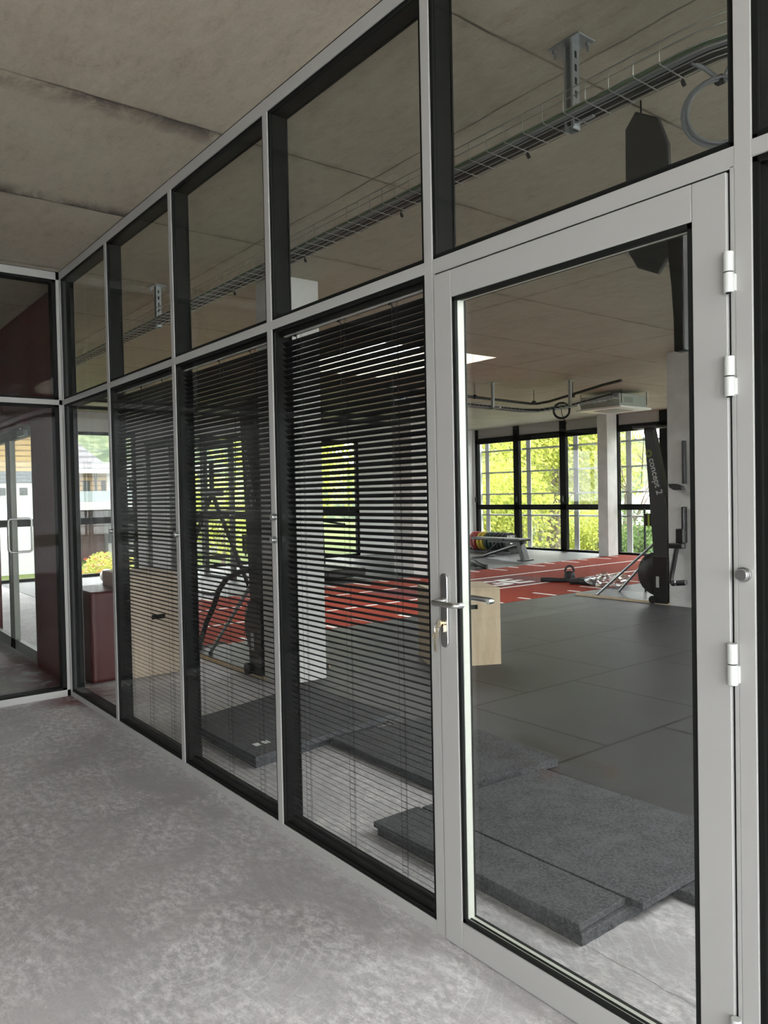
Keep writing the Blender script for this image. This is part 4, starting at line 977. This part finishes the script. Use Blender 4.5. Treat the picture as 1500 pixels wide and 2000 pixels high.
RT = [(-31, 27, 9.5, 5.0, 'y', 'behind the left panes of the far window'), (-25.5, 29, 7.0, 4.6, 'p', 'behind the middle far window'), (-23.8, 27.5, 7.6, 3.2, 'y', 'behind the far window left of the column'),
      (-27.5, 22, 5.0, 3.0, 'p', 'low in front of the left far window'), (-22.6, 20.5, 3.8, 2.5, 'y', 'low in front of the middle far window'), (-19.2, 19.5, 3.9, 2.4, 'y', 'low left of the far column'),
      (-35.5, 38, 11, 5.6, 'p', 'tall behind the left far window'), (-48, 44, 13, 6.5, 'd', 'tall behind the bench'), (-15.2, 21, 2.4, 1.8, 'd', 'low in the window behind the ski machine'),
      (-17.2, 21.5, 2.2, 1.6, 'y', 'low in the window right of the column'), (-32.3, 45, 6.2, 2.6, 'y', 'tall in the window right of the column'), (-31.3, 52, 6.0, 2.6, 'd', 'behind the ski machine tower'),
      (-44, 55, 11, 4.5, 'd', 'on the rise behind the far column'), (-30.2, 33.5, 8.0, 2.7, 'd', 'behind the far column'),
      (-9, 24, 7, 4, 'd', 'beyond the far windows on the hinge side'), (-3, 26, 8, 4.5, 'y', 'beyond the windows at the gym corner'),
      (-22.5, 12.6, 6, 2.4, 'y', 'outside the end window furthest from the red wall'), (-27, 14.6, 8, 3.2, 'p', 'outside the end wall towards the far corner'), (-21.0, 8.6, 3.4, 1.5, 'y', 'low outside the end wall by the power rack'), (-33, 19.5, 9, 4.0, 'y', 'between the end wall and the white house')]
for i, a in enumerate(RT): tree(*a)
# shrub with coral blossom outside the end window
sh = tag(empty('flowering_shrub', (-22, 5.35, -1.4)), 'low shrub with coral red blossom outside the end window', 'shrub')
c = bpy.data.objects.new('foliage', CR['y']); COL.objects.link(c); c.parent = sh; c.location = (0, 0, .65); c.scale = (.9, .9, .75)
c = bpy.data.objects.new('blossom', crown_mesh('blossom', 'flower', 500, .06, 77)); COL.objects.link(c); c.parent = sh; c.location = (0, 0, .95); c.scale = (.85, .85, .6)
# houses beyond the end window (x about -38)
ha = tag(empty('tiled_roof_house', (-41, 8, -1.4)), 'house with grey tiled hip roof and yellow timber cladding beyond the end window', 'house')
MB().box(-44, -38, 5.0, 10.9, 1.25, 3.0).build('timber_wall', 'clad', ha, smooth=False)
MB().box(-44, -38.6, 5.0, 10.9, -1.4, 1.25).build('brick_wall', 'brick', ha, smooth=False)
MB().add([(-37.5, 4.4, 2.98), (-37.5, 11.0, 2.98), (-44.5, 11.0, 2.98), (-44.5, 4.4, 2.98), (-41, 6.2, 5.6), (-41, 9.0, 5.6)], [(0, 1, 5, 4), (1, 2, 5), (2, 3, 4, 5), (3, 0, 4), (3, 2, 1, 0)]).build('roof', 'tile', ha, smooth=False)
MB().box(-37.55, -37.4, 4.3, 11.05, 2.78, 2.98).build('fascia', 'render', ha); MB().box(-38.02, -37.99, 9.75, 10.1, 1.5, 2.45).build('window', 'darkwin', ha); MB().box(-38.02, -37.99, 10.62, 10.85, 1.5, 2.45).build('window', 'darkwin', ha)
MB().cyl((-37.9, 10.35, 1.3), (-37.9, 10.35, 2.8), .05, 8).build('downpipe', 'darkwin', ha)
hb = tag(empty('white_flat_roof_house', (-41, 13, -1.4)), 'white flat-roofed house with a glass balcony beyond the end window', 'house')
MB().box(-44, -38.2, 10.95, 17, -1.4, 2.95).build('rendered_wall', 'render', hb, smooth=False); MB().box(-44.4, -37.8, 10.9, 17.3, 2.95, 3.30).build('parapet', 'render', hb)
MB().box(-38.21, -38.15, 12.05, 13.2, 1.45, 2.55).build('window', 'darkwin', hb); MB().cyl((-38.05, 11.75, 1.3), (-38.05, 11.75, 2.7), .05, 8).build('downpipe', 'darkwin', hb)
MB().box(-38.2, -36.6, 8.6, 17, 1.05, 1.42).build('balcony_slab', 'render', hb)
MB().box(-36.66, -36.63, 8.6, 17, 1.43, 1.92).build('balcony_balustrade', 'balc', hb)
for y in (11.05, 14.6): MB().cyl((-36.9, y, -1.4), (-36.9, y, 1.05), .16, 16).build('column', 'render', hb)
MB().box(-38.19, -38.1, 10.96, 12.6, -.6, 1.0).build('louvre', 'slate', hb)
hc = tag(empty('timber_gable_house', (-34, 4.8, -1.4)), 'house with yellow cladding above a white wall seen through the double glass door', 'house')
MB().box(-38, -33, 2.4, 6.6, 2.7, 4.4).build('timber_wall', 'clad', hc, smooth=False); MB().box(-38, -32.95, 2.3, 6.7, 2.25, 2.7).build('slate_band', 'slate', hc, smooth=False); MB().box(-38, -33, 2.4, 6.6, -1.4, 2.25).build('rendered_wall', 'render', hc)
MB().add([(-32.6, 2.1, 4.4), (-32.6, 6.9, 4.4), (-38.4, 6.9, 4.4), (-38.4, 2.1, 4.4), (-35.5, 2.1, 6.2), (-35.5, 6.9, 6.2)], [(0, 1, 5, 4), (2, 3, 4, 5), (1, 2, 5), (3, 0, 4), (3, 2, 1, 0)]).build('roof', 'tile', hc, smooth=False)
for y in (4.2, 5.0, 5.8): MB().box(-33.02, -32.97, y, y+.3, 1.75, 2.05).build('window', 'darkwin', hc)
# white dome beyond the right-hand far window
dm = MB(); prof = [(11*math.cos(a), 5.0*math.sin(a)) for a in [PI/2*i/14 for i in range(15)]]
dm.lathe(prof, (-34, 64, -1.9), 'z', 48); dq = dm.build('membrane_dome', 'dome', origin=(-34, 64, -1.4)); tag(dq, 'wide white membrane dome beyond the far window by the ski machine', 'dome')
tag(MB().box(-19.3, -18.4, 28.0, 29, -1.4, .9).build('teal_awning', 'teal', origin=(-18.8, 28.5, 0), bevel=.05), 'small teal awning outside the far window by the ski machine', 'awning')
bt = MB(); rnd = random.Random(5)
def br(p, d_, L, r, k):
    q = p+d_*L; bt.tube([p, (p+q)/2+Vector((rnd.uniform(-.05, .05), rnd.uniform(-.05, .05), 0)), q], [r, r*.8, r*.6], 5)
    if k:
        for _ in range(3):
            nd = (d_+Vector((rnd.uniform(-.7, .7), rnd.uniform(-.7, .7), rnd.uniform(.0, .4)))).normalized(); br(q, nd, L*.68, r*.6, k-1)
br(Vector((-17.0, 23.5, -1.4)), Vector((0, 0, 1)), 1.7, .07, 4)
tag(bt.build('bare_tree', 'bark', origin=(-17.0, 23.5, -1.4)), 'small bare tree in front of the white dome', 'tree')
